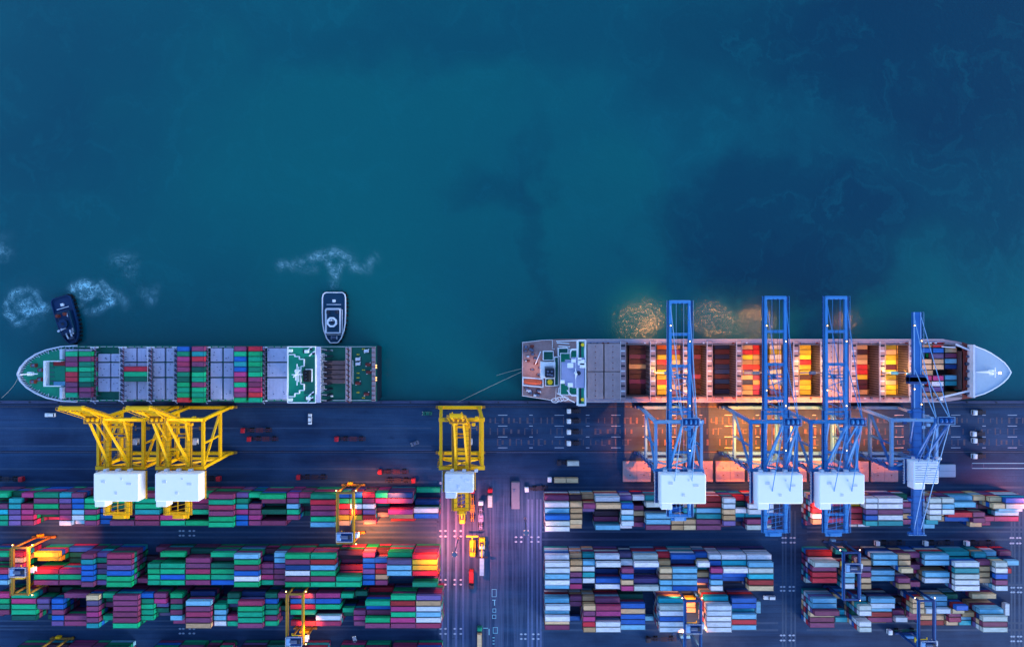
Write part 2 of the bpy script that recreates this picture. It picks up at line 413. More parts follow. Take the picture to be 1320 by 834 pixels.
for (xa, xb, ys) in ((-320, X(563), (-81.2, -101.6, -103.4, -106.9, -109.5, -131.1, -152.3, -155.0, -156.6)), (X(698), X(1003), (-83.9, -104.4, -106.6, -110.6, -133.8, -153.4, -157.0)),
                     (X(1040), 320, (-83.9, -104.4, -106.6, -110.6, -133.8, -153.4, -157.0))):
    for yy in ys: mb.sheet(xa, xb, yy-0.5, yy+0.5, 0.008, 'lane_track')
for yy in (-53.6, -62.8, -74.4): mb.sheet(-600, X(556), yy-0.35, yy+0.35, ZM, 'lane_track')
struct('concrete_runways', mb)
mb = MB()
def dots(px0, px1, ys, n=4, gapmid=True):
    xs = [px0, px0+(px1-px0)*.24, px0+(px1-px0)*.70, px1]
    for x in xs:
        for y in ys:
            mb.sheet(X(x)-0.45, X(x)+0.45, Y(y)-0.42, Y(y)+0.42, 0.012, 'mark_white')
            mb.sheet(X(x)-0.8, X(x)+0.8, Y(y)-0.1, Y(y)+0.1, 0.016, 'mark_white')
for a in ((232,250,(684,690)),(568,594,(684,691)),(568,594,(747,753)),(568,594,(810,816.5)),(665,694,(692,698)),(672,694,(817,823)),(1009,1024,(693,699)),
          (1007,1023,(756,761)),(1007,1023,(818.5,825)),(232,250,(810,816)),(1303,1315,(693,700)),(1304,1316,(757,763)),(1304,1316,(820,826)),(568,596,(622,623))): dots(*a)
# lanes under the blue cranes
for i in range(20):
    px = 648 + i*36.5
    L = 2.4 if i % 2 == 0 else 0.9
    if 840 < px < 930: L *= 0.8
    for py in (535, 549, 563, 577): mb.sheet(X(px)-L, X(px)+L, Y(py)-0.16, Y(py)+0.16, 0.012, 'mark_white')
struct('lane_markings', mb)
mb = MB()
random.seed(3)
for py in (542, 556, 570):
    px = 632
    while px < 1320:
        if random.random() < 0.9:
            w = random.choice([0.22, 0.3, 0.5]); h = random.choice([1.1, 1.5, 1.7])
            mb.sheet(X(px)-w, X(px)+w, Y(py)-h, Y(py)+h, 0.012, 'mark_red')
            if random.random() < .2: mb.sheet(X(px)+w, X(px)+w+1.6, Y(py)+h-0.3, Y(py)+h, 0.016, 'mark_faint')
            if random.random() < .2: mb.sheet(X(px)+w, X(px)+w+1.6, Y(py)-h, Y(py)-h+.3, 0.016, 'mark_faint')
        px += random.choice([6.5, 8, 8, 9.5])
for px in (632.5, 648.6, 664): mb.sheet(X(px)-0.12, X(px)+0.12, -166.5, -88, 0.012, 'mark_faint')
mb.sheet(X(470), X(556), Y(580)-.12, Y(580)+.12, 0.012, 'mark_faint')
mb.sheet(X(640), X(820), Y(583.4)-.1, Y(583.4)+.1, 0.02, 'mark_faint')
for y in (597, 603.5): mb.sheet(X(1253), X(1330), Y(y)-.15, Y(y)+.15, 0.012, 'mark_cyan')
for x in (1253, 1268): mb.sheet(X(x)-.15, X(x)+.15, Y(603.5)+.15, Y(597)-.15, 0.012, 'mark_faint')
struct('faded_lane_markings', mb)
mb = MB()
def rectmark(px0, py0, px1, py1, t=0.22, m='mark_cyan'):
    x0,x1,y0,y1 = X(px0),X(px1),Y(py1),Y(py0)
    mb.sheet(x0,x1,y1-t,y1,0.012,m); mb.sheet(x0,x1,y0,y0+t,0.012,m); mb.sheet(x0,x0+t,y0+t,y1-t,0.012,m); mb.sheet(x1-t,x1,y0+t,y1-t,0.012,m)
rectmark(634, 759, 640, 769); rectmark(635.5, 808, 641.5, 816); rectmark(634.5, 792, 639.5, 797)
mb.sheet(X(637), X(638), Y(780), Y(773), 0.012, 'mark_cyan'); mb.sheet(X(634.5), X(639), Y(773.5), Y(772.6), 0.016, 'mark_cyan')
rectmark(635, 784, 639.5, 789)
for y in (821, 825, 829): mb.sheet(X(635), X(637.5), Y(y+1), Y(y), 0.012, 'mark_cyan')
mb.sheet(X(623), X(629), Y(809.6), Y(808.8), 0.012, 'mark_cyan'); mb.sheet(X(630), X(631), Y(818), Y(810), 0.012, 'mark_cyan')
struct('road_symbols', mb)

# ------------------------------------------------------------------ containers
CODES = {'G':((0,166,112),'green'),'K':((2,100,84),'dark green'),'M':((136,62,104),'maroon'),'P':((178,52,112),'magenta'),'R':((200,40,62),'red'),
 'B':((24,98,190),'blue'),'L':((112,178,206),'light blue'),'W':((216,220,228),'white'),'V':((116,92,148),'violet'),'T':((214,178,132),'tan'),
 'C':((30,165,180),'turquoise'),'N':((20,52,116),'navy'),'O':((220,110,35),'orange'),'Y':((212,184,50),'yellow'),'D':((74,40,60),'dark brown')}
TH = 2.59; CW = 2.44
def vary(code, k):
    rnd = random.Random(ord(code)*31+k); c = CODES[code][0]
    f = 0.86+0.26*rnd.random()
    return srgb(*[max(0,min(255, v*f + rnd.uniform(-8,8))) for v in c])
def cont_geo(L, detailed):
    """one container, centred in x and y, standing on z=0"""
    b = MB(); W = CW; hh = TH-0.03; m = CMAT
    e = 0.15
    b.box(-L/2+.05, L/2-.05, -W/2+.05, W/2-.05, 0.05, hh-0.06, m)             # corrugated walls and roof panel
    for sy in (-1, 1):
        b.box(-L/2+e, L/2-e, sy*W/2-sy*0, sy*(W/2-e), hh-0.14, hh-0.01, m)     # top side rails
        b.box(-L/2+e, L/2-e, sy*W/2, sy*(W/2-e), 0, 0.16, m)
    for sx in (-1, 1):
        b.box(sx*L/2, sx*(L/2-e), -W/2+e, W/2-e, hh-0.14, hh-0.012, m)
        for sy in (-1, 1): b.box(sx*L/2, sx*(L/2-e), sy*W/2, sy*(W/2-e), 0.0, hh, m)
    if detailed:
        n = int(L/1.1)
        for i in range(1, n): x = -L/2+L*i/n; b.box(x-.06, x+.06, -W/2+e, W/2-e, hh-0.062, hh-0.03, m)
        for y in (-.75,-.3,.3,.75): b.box(L/2-.05, L/2-.005, y-.03, y+.03, .2, hh-.2, m)   # door bars
        b.box(L/2-.05, L/2-.02, -.015, .015, .16, hh-.14, m)
        for sx in (-1,1):
            for sy in (-1,1): b.box(sx*(L/2+.006), sx*(L/2-.18), sy*(W/2+.006), sy*(W/2-.16), hh-.12, hh+.012, m)
    return b
GEO = {(L,d): cont_geo(L,d) for L in (12.19, 6.06) for d in (0,1)}
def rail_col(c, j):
    return tuple(x*0.25 for x in c) if 8 <= j < 8*(1+4+2+4) else c     # frame edges darkened to put shaded gaps between containers into the paint
def cmesh(L, code, k):
    key = ('container', L, code, k)
    if key in MESHC: return MESHC[key]
    g = GEO[(L,1)]; me = bpy.data.meshes.new('container'); me.from_pydata(g.v, [], g.f); me.materials.append(CMAT)
    at = me.color_attributes.new('paint', 'FLOAT_COLOR', 'POINT'); c = vary(code, k)
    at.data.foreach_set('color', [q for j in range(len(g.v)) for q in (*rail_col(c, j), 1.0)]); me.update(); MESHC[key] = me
    return me
MESHC = {}
BOXES = []   # (cx, cy, z, L, code, var, rot, info)
ORD = ['','first','second','third','fourth','fifth','sixth','seventh','eighth','ninth','tenth','eleventh','twelfth','thirteenth','fourteenth','fifteenth','sixteenth',
       'seventeenth','eighteenth','nineteenth','twentieth','twenty-first','twenty-second','twenty-third','twenty-fourth','twenty-fifth','twenty-sixth','twenty-seventh','twenty-eighth']
POP = 'GGGMMMBPKVCM'; POPR = 'WLMMBTCVNWR'
def block(name, x0px, y0, pitch, bays, z0=0.0, x0w=None, pop=POP, xpitch=16.3):
    for bi, (slot, ln, spec) in enumerate(bays):
        L = 12.19 if ln == 2 else 6.06
        xs = (x0px + xpitch*slot - 660)/2.611 + 0.1
        for r, it in enumerate(spec.split()):
            code, h = it[0], int(it[1:])
            if code == '-' or h == 0: continue
            y = y0 - (r+0.5)*pitch
            rnd = random.Random(hash((round(xs,1), r, name.__len__())) & 0xffff)
            rnd = random.Random(int(xs*7)*131+r*17+len(name))
            for t in range(h):
                top = t == h-1
                c = code if top else rnd.choice(pop + code)
                dx = rnd.uniform(-.12,.12); dy = rnd.uniform(-.05,.05)
                lab = None
                if top:
                    lab = '%s %s container, %s row down, %s bay from left, %s yard block' % (CODES[c][1], 'long' if ln == 2 else 'short', ORD[r+1], ORD[bi+1], name)
                BOXES.append((xs+L/2+dx, y+dy, z0+t*TH, L, c, rnd.randrange(4), 0, lab, 'containers stacked in the %s yard block' % name))
X0L = -22
block('upper left', X0L, -83.4, 2.75, [
 (0,2,'G5 D1 M5 C5 G5 G5'),(2,1,'K4 C5 C5 V5 V5 V5'),(3,1,'P5 D1 P5 P5 P5 M5'),(4,2,'G5 M5 G5 M5 K3 M1'),(6,1,'C5 V5 M5 M5 M5 L5'),
 (7,1,'M5 B5 B5 L5 W5 L4'),(8,1,'N2 G5 G5 M5 G5 M5'),(9,1,'N1 N1 B4 B4 B4 B4'),(10,2,'M4 G5 K5 D3 M3 M5'),(12,2,'M5 G5 G5 C5 P5 M5'),
 (14,2,'G5 G4 D2 D2 P5 G5'),(16,2,'G5 P5 M5 G5 N1 G5'),(18,2,'M6 G6 P6 M6 G6 G6'),(20,1,'V5 G5 C5 P5 B5 B5'),(21,1,'G5 -0 M5 M5 P5 M5'),
 (22,2,'G6 M5 K3 K5 -0 M5'),(24,1,'P5 M5 L5 G5 M5 -0'),(25,1,'P5 G5 K3 D2 K2 -0'),(26,2,'G6 R6 P6 M6 G6 L6'),(28,1,'B5 G5 R5 M5 Y5 T5'),
 (29,1,'B5 G5 W5 R5 Y5 -0'),(30,1,'R5 M5 W5 V5 R5 P4'),(31,1,'G5 P5 K3 D3 T3 -0'),(32,2,'N5 M5 -0 P5 T4 R2'),(34,2,'G1 -0 N2 W4 B4 -0')])
block('middle left', X0L, -112.7, 2.75, [
 (0,2,'G5 D1 M1 P5 B5 L5'),(2.2,1,'R5 T5 P5 -0 Y5 -0'),(4,2,'Y5 Y4 D1 R5 G5 M5'),(6,2,'B2 K2 K2 P5 G5 M5'),(8,1,'M6 C6 B6 B6 B6 M6'),
 (9,1,'V5 G5 M5 V5 G5 V5'),(10,2,'P6 M6 V6 B6 G6 G6'),(12,1,'-0 -0 D1 D1 -0 M4'),(13,1,'M2 D1 G5 G5 G5 G5'),(14,2,'G5 K1 G5 G5 B5 G5'),
 (16,2,'K3 M5 M5 P5 G5 M5'),(18,2,'G5 D4 K5 G5 G5 B5'),(20,2,'L6 G6 M6 B6 W6 G6'),(22,1,'D3 N4 M5 M5 P5 G5'),(23,1,'L5 L5 V5 M5 M5 M5'),
 (24,2,'G6 M6 N6 W6 M6 G6'),(26,2,'G6 R6 L6 G6 M6 G6'),(28,2,'D4 D3 M2 M3 G6 G6'),(30,1,'M5 B5 B5 V5 B5 B5'),(31,1,'D3 B5 M5 R5 T5 M5'),
 (32,2,'G5 V6 L6 L6 N1 N2'),(34,2,'R6 Y6 Y6 R6 O2 G6')])
block('lower left', X0L, -132.9, 2.75, [
 (0,1,'-0 -0 -0 -0 M3 -0'),(1.1,1,'P5 G5 G5 M5 -0 -0'),(2.2,2,'G5 P5 G5 G5 K5 -0'),(4.25,1,'D2 V5 V5 -0 N2 K2'),(5.4,1,'K2 B5 B5 M5 B5 V5'),
 (6.4,2,'M5 -0 -0 -0 M5 M5'),(8.4,1,'T6 V6 M6 P6 M6 C6'),(9.45,1,'G5 K4 M4 -0 G5 -0'),(10.5,2,'M6 M6 M6 M6 M6 G6'),(12.5,1,'B5 G5 G5 G5 G5 -0'),
 (13.5,1,'M5 P5 V4 K4 V3 -0'),(14.8,1,'G5 M5 G5 M5 L5 M4'),(16.2,2,'N4 L6 M6 P6 M6 T6'),(18.25,1,'-0 -0 G5 L5 L5 W5'),(19.3,1,'K5 G5 V4 K3 P5 G5'),
 (20.3,2,'N4 P6 G6 G6 G6 M6'),(22.3,1,'K5 B5 G5 G5 M5 G5'),(23.3,1,'M5 D3 K2 K3 N3 N2'),(24.3,1,'M5 B5 R5 G5 -0 R5'),(25.3,1,'M5 B5 R5 G5 -0 R5'),
 (26.3,2,'P5 B5 G5 -0 W5 P5'),(28.3,1,'G5 K2 -0 G4 K3 -0'),(29.3,1,'K4 -0 -0 M5 P5 M5'),(30.3,2,'R2 G6 B5 M5 G6 M6'),(32.3,2,'G6 R6 P6 G6 P6 M6'),(34.3,2,'V6 T6 W6 L6 W6 P6')])
block('bottom left', X0L, -162.0, 2.75, [
 (2,2,'K3 M3 G3'),(4,2,'D2 K3 M3'),(6,2,'M3 G3 G3'),(8,1,'K4 M4 M3'),(9,2,'L4 G4 B3'),(13,2,'C4 M4 G4'),(15,2,'L5 M4 M4'),(17.2,1,'D3 M3 K4'),(18.3,1,'G3 M3 K4'),
 (20,2,'D3 M3 G3'),(22,2,'K2 D3 M3'),(25,2,'M3 D3 G3'),(28,2,'K4 M3 G3'),(30,2,'G5 D2 D3'),(32.2,2,'K4 D3 G3'),(34.2,2,'D4 M4 G4')])
block('upper central', 702, -85.4, 2.78, [
 (0,2,'M4 W5 L5 B6 W6 W6'),(2,1,'D4 T5 T5 T5 T5 T4'),(3,1,'T3 M6 V4 N1 -0 -0'),(4,2,'W5 T6 D3 D3 M3 L5'),(6,1,'V4 B6 W6 L6 W6 W4'),(7,1,'W4 -0 M3 T3 D3 M3'),
 (8,2,'C4 W5 -0 L5 L5 M5'),(10,1,'T5 M2 B4 T4 T5 T5'),(11,1,'T5 T5 C5 -0 T5 T5'),(12,2,'R5 R5 L5 C5 M5 M5'),(14,1,'W6 W6 T6 T6 V6 M3'),(15,1,'R4 K4 W5 C4 N3 D2'),(16,2,'R6 W6 W6 C4 M5 W5')], pop=POPR)
block('upper right', 1047, -85.4, 2.78, [
 (0,1,'T5 R5 R5 W5 T5 M2'),(1,2,'R4 M4 N3 D3 M4 -0'),(3,1,'T4 Y4 R5 R5 R5 W3'),(4,1,'W6 W6 V6 B6 C6 W3'),(5,2,'W6 W6 M6 W6 C6 W2'),(7,1,'K3 M5 V5 T5 M5 -0'),
 (8,1,'-0 M3 D2 T3 N2 -0'),(9,1,'W6 W6 W6 W6 C5 L4'),(10,1,'W6 L6 W6 T3 T3 -0'),(11,2,'L4 L5 -0 R4 B3 -0'),(13,1,'T4 D2 M2 M4 M4 T3'),(14,1,'T5 T6 D2 -0 M3 M2'),(15,2,'B6 W6 L4 L3 M3 -0')], pop=POPR)
block('middle central', 702, -113.8, 2.9, [
 (0,2,'W5 W6 W6 L6 W6 L5'),(2,1,'T4 T5 T5 M5 V5 P5'),(3,1,'C4 L5 W5 C5 W5 -0'),(4,2,'W5 W6 B3 N3 B5 W5'),(6,1,'V4 W5 M6 B6 T6 P6'),(7,2,'W5 W6 B4 N3 V5 W6'),
 (9,1,'R4 T5 T6 T6 L6 L6'),(10,2,'B5 N4 L6 L6 L6 B6'),(12,1,'B4 W6 C4 T5 V5 T3'),(13,1,'W5 B5 P6 B6 L6 W6'),(14,2,'W5 C5 W6 B5 B4 D2'),(16,2,'W5 L6 W6 C6 R6 T6')], pop=POPR)
block('middle right', 1047, -113.8, 2.9, [
 (0,2,'R3 W6 M5 R5 R5 W2'),(2.4,1,'C2 -0 T5 L5 L5 W5'),(3.7,1,'D2 T5 V5 M5 T5 T5'),(4.8,2,'L5 L5 D2 L4 L4 -0'),(6.8,1,'T5 T5 T6 D2 M5 T5'),(7.8,1,'M4 -0 M4 P3 D2 M4'),
 (8.9,2,'L5 L5 M2 L5 W5 -0'),(11,2,'C3 W6 C6 W6 W6 W6'),(13.1,1,'C4 M5 T5 T5 T5 D1'),(14.2,1,'L3 W6 W6 B6 M6 W6'),(15.4,1,'M3 L5 -0 R3 -0 -0')], pop=POPR)
block('lower central', 702, -135.4, 2.65, [
 (0,2,'L5 W6 L5 W6 T5 M5'),(2,1,'M4 M4 -0 -0 -0 B1'),(3,1,'T4 T6 M6 P6 R6 T6'),(4,2,'M5 P6 P6 -0 W6 W6'),(6,2,'K3 B5 T5 B5 B5 L5'),(8,1,'-0 -0 -0 -0 -0 L1'),
 (9,2,'C5 W6 W6 B6 W6 W6'),(11.3,1,'-0 Y2 T2 T2 -0 -0'),(12.7,2,'C4 W6 W6 W6 W6 W6'),(14.8,2,'B5 B5 C4 L5 R5 L5')], pop=POPR)
block('lower right', 1047, -135.4, 2.65, [
 (0,2,'L5 L5 M6 T4 M4 M4'),(2,1,'T3 -0 -0 C3 C4 -0'),(3.5,1,'L4 W6 W6 K3 W6 W6'),(4.6,2,'L5 W5 L4 R4 M4 T2'),(6.8,1,'-0 D2 -0 M3 W4 -0'),(7.9,1,'T5 T5 T5 M4 M3 -0'),
 (9,2,'L4 L4 W5 T3 T3 R3'),(11.1,1,'K3 B6 T5 M4 P4 T3'),(12.15,1,'-0 -0 -0 T4 L3 C3'),(13.2,2,'T3 -0 L5 W6 M6 W6')], pop=POPR)
# two containers standing crosswise at the ends of the lower rows
BOXES.append((X(975.5), Y(780), 0, 6.06, 'L', 1, 1, 'light blue container standing crosswise beyond the right end of the lower central yard block', None))
BOXES.append((X(1294), Y(783), 0, 6.06, 'W', 2, 1, 'white container standing crosswise beyond the right end of the lower right yard block', None))

def shipbay(xpx, L, rows, y0, pitch, z0, ship, bayname, hs=1, zref=None, pop=POP):
    zt = z0+TH*hs
    x0 = X(xpx, zt)
    for r, code in enumerate(rows):
        if code in '-.': continue
        for t in range(hs):
            top = t == hs-1
            rnd = random.Random(r*7+int(xpx)*3+t); c = code if top else rnd.choice(pop)
            lab = None
            if top: lab = '%s %s container aboard the %s ship, %s row down, %s' % (CODES[c][1], 'long' if L > 10 else 'short', ship, ORD[r+1], bayname)
            BOXES.append((x0+L/2, y0-(r+.5)*pitch+rnd.uniform(-.04,.04), z0+t*TH, L, c, rnd.randrange(4), 0, lab, 'containers aboard the %s ship' % ship))
Y1T = -11.15
for (px, rows, bn, hs) in ((84,'-GMMGRRMMG-','first bay from the bow',2),(101.5,'-GMGGGGKMM-','second bay from the bow',2)): shipbay(px, 6.06, rows, Y1T, 2.51, 10.7, 'left', bn, hs)
shipbay(68.5, 6.06, '---R---L---', Y1T, 2.51, 7.0, 'left', 'inside the bow hold', 1)
shipbay(159.5, 12.19, '----RGK----', Y1T, 2.51, 10.7, 'left', 'bay of only three', 1)
for (px, rows, bn, hs) in ((228,'BGPPMGKGGGR','fifth bay from bow',2),(247,'MCRMKGGMGGG','sixth bay from bow',2),
                       (301.5,'MGBCBPPGPMG','eighth bay from bow',2),(320,'RGGGGGMMPRG','ninth bay from bow',2)): shipbay(px, 6.06, rows, Y1T, 2.51, 10.7, 'left', bn, hs)
# right ship: in the open holds and on deck
Y2T = -10.6; P2 = 2.52
shipbay(847, 6.06, 'ODYRDYYRYY', Y2T, P2, 2.2, 'right', 'yellow bay by first crane', 2)
shipbay(864, 6.06, 'TMYTVTTVTV', Y2T, P2, 2.2, 'right', 'bay under first blue boom', 2)
shipbay(811, 12.19, 'DDMDTDDMDD', Y2T, P2, .22, 'right', 'low in first dark hold', 1)
shipbay(889, 6.06, 'DDMDDDMDDD', Y2T, P2, .22, 'right', 'low in second dark hold', 1)
shipbay(921, 12.19, 'NDNDNNDNDN', Y2T, P2, .22, 'right', 'low in third dark hold', 1)
shipbay(955, 6.06, 'TRYTRVTNTT', Y2T, P2, 2.2, 'right', 'left column of mixed bay', 2)
shipbay(970.5, 6.06, 'RRTTRTMTPP', Y2T, P2, 2.2, 'right', 'right column of mixed bay', 2)
shipbay(992, 6.06, 'WYWTVWTWTV', Y2T, P2, 2.2, 'right', 'bay under second blue boom', 1)
shipbay(1030, 6.06, 'YYYRYYDYYY', Y2T, P2, 2.2, 'right', 'yellow bay between middle cranes', 2)
shipbay(1046, 6.06, 'DRDRDDRDYT', Y2T, P2, 1.0, 'right', 'brown bay between middle cranes', 1)
shipbay(1103, 6.06, 'TDTTRRYDDT', Y2T, P2, 1.0, 'right', 'red column before last hatch', 2)
shipbay(1120, 6.06, 'DMMDTMMDDT', Y2T, P2, 1.0, 'right', 'brown column before last hatch', 1)
shipbay(1140, 6.06, 'YTYYDYYTYY', Y2T, P2, 2.2, 'right', 'yellow bay left of last boom', 2)
shipbay(1156, 6.06, 'TTYTTTTTYT', Y2T, P2, 1.0, 'right', 'tan bay left of last boom', 1)
shipbay(1187, 6.06, 'TB.TTTP.V T'.replace(' ',''), -9.2, 2.75, 7, 'right', 'bay right of last boom', 2)
shipbay(1201, 6.06, 'RBVTT.PWVT', -9.2, 2.75, 7, 'right', 'second bay after last boom', 2)
shipbay(1218, 6.06, '.TMLN.LC.T', -9.2, 2.75, 6, 'right', 'third bay after last boom', 1)
shipbay(1234, 6.06, '..LLLNLLC.', -9.2, 2.75, 5, 'right', 'bay next to the bow', 1)

# pick the 300 that show largest from the camera
V_, F_, OWN = [], [], []
for i, (cx, cy, z, L, c, k, rot, lab, grp) in enumerate(BOXES):
    lx, ly = (L/2, CW/2) if not rot else (CW/2, L/2); o = len(V_)
    V_ += [(cx-lx,cy-ly,z),(cx+lx,cy-ly,z),(cx+lx,cy+ly,z),(cx-lx,cy+ly,z),(cx-lx,cy-ly,z+TH),(cx+lx,cy-ly,z+TH),(cx+lx,cy+ly,z+TH),(cx-lx,cy+ly,z+TH)]
    for f in ((4,5,6,7),(0,1,5,4),(1,2,6,5),(2,3,7,6),(3,0,4,7)): F_.append(tuple(o+q for q in f)); OWN.append(i)
for (xa,xb,ya,yb,z) in ((X(124,42),X(184,42),Y(649,42),Y(600,42),42),(X(202,42),X(261,42),Y(649,42),Y(600,42),42),(X(847,50),X(905,50),Y(646,50),Y(607,50),50),(X(972,50),X(1034,50),Y(650,50),Y(607,50),50),(X(1052,50),X(1115,50),Y(650,50),Y(607,50),50)):
    o = len(V_); V_ += [(xa,ya,z),(xb,ya,z),(xb,yb,z),(xa,yb,z)]; F_.append((o,o+1,o+2,o+3)); OWN.append(-1)
bvh = BVHTree.FromPolygons(V_, F_)
hits = {}
org = Vector((0,0,H))
for py in range(430, 834, 2):
    for px in range(0, 1320, 2):
        h = bvh.ray_cast(org, Vector(((px+1-660)/S0, (417-py-1)/S0, -H)).normalized())
        if h[2] is not None and OWN[h[2]] >= 0: hits[OWN[h[2]]] = hits.get(OWN[h[2]], 0)+1
cand = sorted([i for i in hits if BOXES[i][7]], key=lambda i: -hits[i])
pick = set(cand[:300])
cols = []; mv = []; mf = []
for i, (cx, cy, z, L, c, k, rot, lab, grp) in enumerate(BOXES):
    if i in pick:
        o = bpy.data.objects.new('container', cmesh(L, c, k)); COL.objects.link(o); o.location = (cx, cy, z)
        if rot: o.rotation_euler = (0,0,R(90))
        tag(o, lab, 'container', grp)
    else:
        g = GEO[(L,0)]; o0 = len(mv); col = vary(c, k)
        for v in g.v: mv.append((v[0]+cx, v[1]+cy, v[2]+z) if not rot else (v[1]+cx, v[0]+cy, v[2]+z))
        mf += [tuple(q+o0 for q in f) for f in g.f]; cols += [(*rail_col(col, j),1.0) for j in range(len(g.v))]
me = bpy.data.meshes.new('stacked_containers'); me.from_pydata(mv, [], mf); me.materials.append(CMAT)
at = me.color_attributes.new('paint', 'FLOAT_COLOR', 'POINT'); at.data.foreach_set('color', [q for c in cols for q in c]); me.update()
o = bpy.data.objects.new('stacked_containers', me); COL.objects.link(o)
tag(o, 'remaining multicoloured shipping containers in the stacks, mostly short or lower ones', 'containers', kind='stuff')

exec_after = []
# ------------------------------------------------------------------ ships
def px_poly(pts, z): return [(X(a,z), Y(b,z)) for a,b in pts]
def make_ship_left():
    t = thing('container_ship', 'half empty container ship with green decks moored on the left, bow pointing left', 'ship', (X(255,9), -25.0, 0))
    ox, oy = t.location.x, t.location.y
    def O(n, b, p=t): 
        b.v = [(x-ox, y-oy, z) for x,y,z in b.v]; return obj(n, b, p)
    zd = 9.0
    top = [(100,445.4),(80,446.8),(62,450.8),(48,456.5),(36,464.5),(28,473.5),(24.5,482),(28,490.5),(36,499),(48,506.5),(62,512.5),(80,516.3),(100,517.4),(486,517.4),(486,445.4)]
    pts = px_poly(top, zd)
    low = [(X(660+(a-660)*1.0 + (8 if a < 60 else 0), zd), (Y(b,zd)+25)*0.93-25) for a,b in top]
    b = MB(); b.prism(pts, -5, zd, 'hull_black', topmat='deck_green_dark', flare=low); O('hull', b)
    # bulwark around the bow
    b = MB(); ring = pts[:13]
    for p, q in zip(ring[:-1], ring[1:]):
        b.beam((*p, zd+.7), (*q, zd+.7), .55, 1.5, 'white_weathered')
    for p in ring[1:-1]:
        c = Vector((-110*0+X(100,zd), -25, 0)); d = (Vector((p[0],p[1],0))-Vector((X(70,zd),-25,0))).normalized()
        for s in (0,): b.beam((p[0]-d.x*.3,p[1]-d.y*.3,zd+.2),(p[0]-d.x*2.2,p[1]-d.y*2.2,zd+.2),.25,.4,'white_weathered')
    for k in range(len(ring)-1):
        for s in (.25,.5,.75):
            x = ring[k][0]*(1-s)+ring[k+1][0]*s; y = ring[k][1]*(1-s)+ring[k+1][1]*s
            d = (Vector((x,y))-Vector((X(90,zd),-25.1))).normalized(); b.beam((x-d.x*.3,y-d.y*.3,zd+.5),(x-d.x*1.6,y-d.y*1.6,zd+.1),.2,.5,'white_weathered')
    O('bulwark', b)
    b = MB(); bp = [(Vector(p)-Vector((X(90,zd),-25.1))) for p in pts[1:12]]
    b.prism([(X(84,zd), -12.5)]+[(X(90,zd)+q.x*.93, -25.1+q.y*.93) for q in bp]+[(X(84,zd),-37.6)], zd+.02, zd+.16, 'deck_green'); O('foredeck', b)
    # foredeck winches and breakwater
    for (wx, wy) in ((44,471),(43,492),(53,477),(52,489)):
        b = MB(); x, y = X(wx,10), Y(wy,10)
        b.box(x-1.3,x+1.3,y-.9,y+.9,zd+.16,zd+.6,'rust_red'); b.cyl((x-.9,y,zd+1.2),(x+.9,y,zd+1.2),.7,'steel',10); b.cyl((x-1.1,y,zd+1.2),(x-.9,y,zd+1.2),1.0,'rust_red',10); b.cyl((x+.9,y,zd+1.2),(x+1.1,y,zd+1.2),1.0,'rust_red',10)
        O('winch', b)
    b = MB(); x = X(39,10); b.cyl((x,-25,zd),(x,-25,zd+8),.35,'white_paint',8); b.box(x-.4,x+4.5,-25.25,-24.75,zd+2,zd+2.4,'white_paint'); b.bbox(x-.9,x+1.5,-25.9,-24.1,zd+.16,zd+2.2,'white_paint'); O('foremast', b)
    b = MB()
    b.box(X(58,11),X(60.5,11),Y(498,11),Y(465,11),zd,zd+3.2,'white_paint'); b.box(X(60.5,11),X(80,11),Y(465,11)-.4,Y(465,11),zd,zd+3,'white_paint')
    b.box(X(60.5,11),X(80,11),Y(498,11),Y(498,11)+.4,zd,zd+3,'white_paint')
    b.box(X(78.5,11),X(82,11),Y(514,11),Y(499,11),zd,zd+3,'white_weathered'); b.box(X(78.5,11),X(82,11),Y(463,11),Y(450,11),zd,zd+3,'white_weathered'); O('breakwater', b)
    b = MB(); b.box(X(62,11),X(82.5,11),Y(496,11),Y(467,11),zd+.02,zd+.12,'black_rubber')  # flat dark plate at deck level stands in for the shaded open hold
    for i in range(5): b.box(X(62,11),X(67,11),Y(469+i*5.6,11)-.15,Y(469+i*5.6,11)+.15,zd+.12,zd+.5,'steel')
    O('bow_hold', b)
    b = MB()
    for yy in (-11.6, -38.2):
        b.beam((X(84,10),yy,zd+.6),(X(484,10),yy,zd+.6),.18,1.2,'white_weathered')
        for k in range(84, 370, 9): b.box(X(k,10)-.3,X(k,10)+.3,yy-.15,yy+.45 if yy<-20 else yy+.15,zd,zd+1.6,'deck_green')
    O('side_coaming', b)
    # hatch covers
    for (a, c) in ((84,100),(101,118),(126,141.5),(143,158),(160,175.5),(177,192),(197,212),(214,228),(230,245),(247,262),(271,286),(288,301),(303,318),(320,335),(344,370)):
        for (ya, yb) in ((448.5,466.5),(467.6,486),(487.2,515)) if a > 120 else ((450,481),(482,513)):
            if a in (126,143): 
                if ya == 448.5: ya = 456
                if yb == 515: yb = 505
            b = MB(); x0,x1,y0,y1 = X(a,10.5),X(c,10.5),Y(yb,10.5),Y(ya,10.5)
            b.bbox(x0+.1,x1-.1,y0+.12,y1-.12,zd+.1,zd+1.45,'hatch_grey',.12)
            n = max(2, int((x1-x0)/1.6))
            for i in range(1,n): xx=x0+(x1-x0)*i/n; b.box(xx-.05,xx+.05,y0+.4,y1-.4,zd+1.45,zd+1.52,'hatch_grey')
            for q in range(3):
                xx = x0+random.uniform(.8,x1-x0-.8); yy=y0+random.uniform(.8,y1-y0-.8); b.box(xx-.25,xx+.25,yy-.18,yy+.18,zd+1.52,zd+1.62,'steel')
            O('hatch_cover', b)
    # lashing bridges
    for a in (121.5,159-3+36,193.5-34.5,265,226+0,301.5,339.5):
        pass
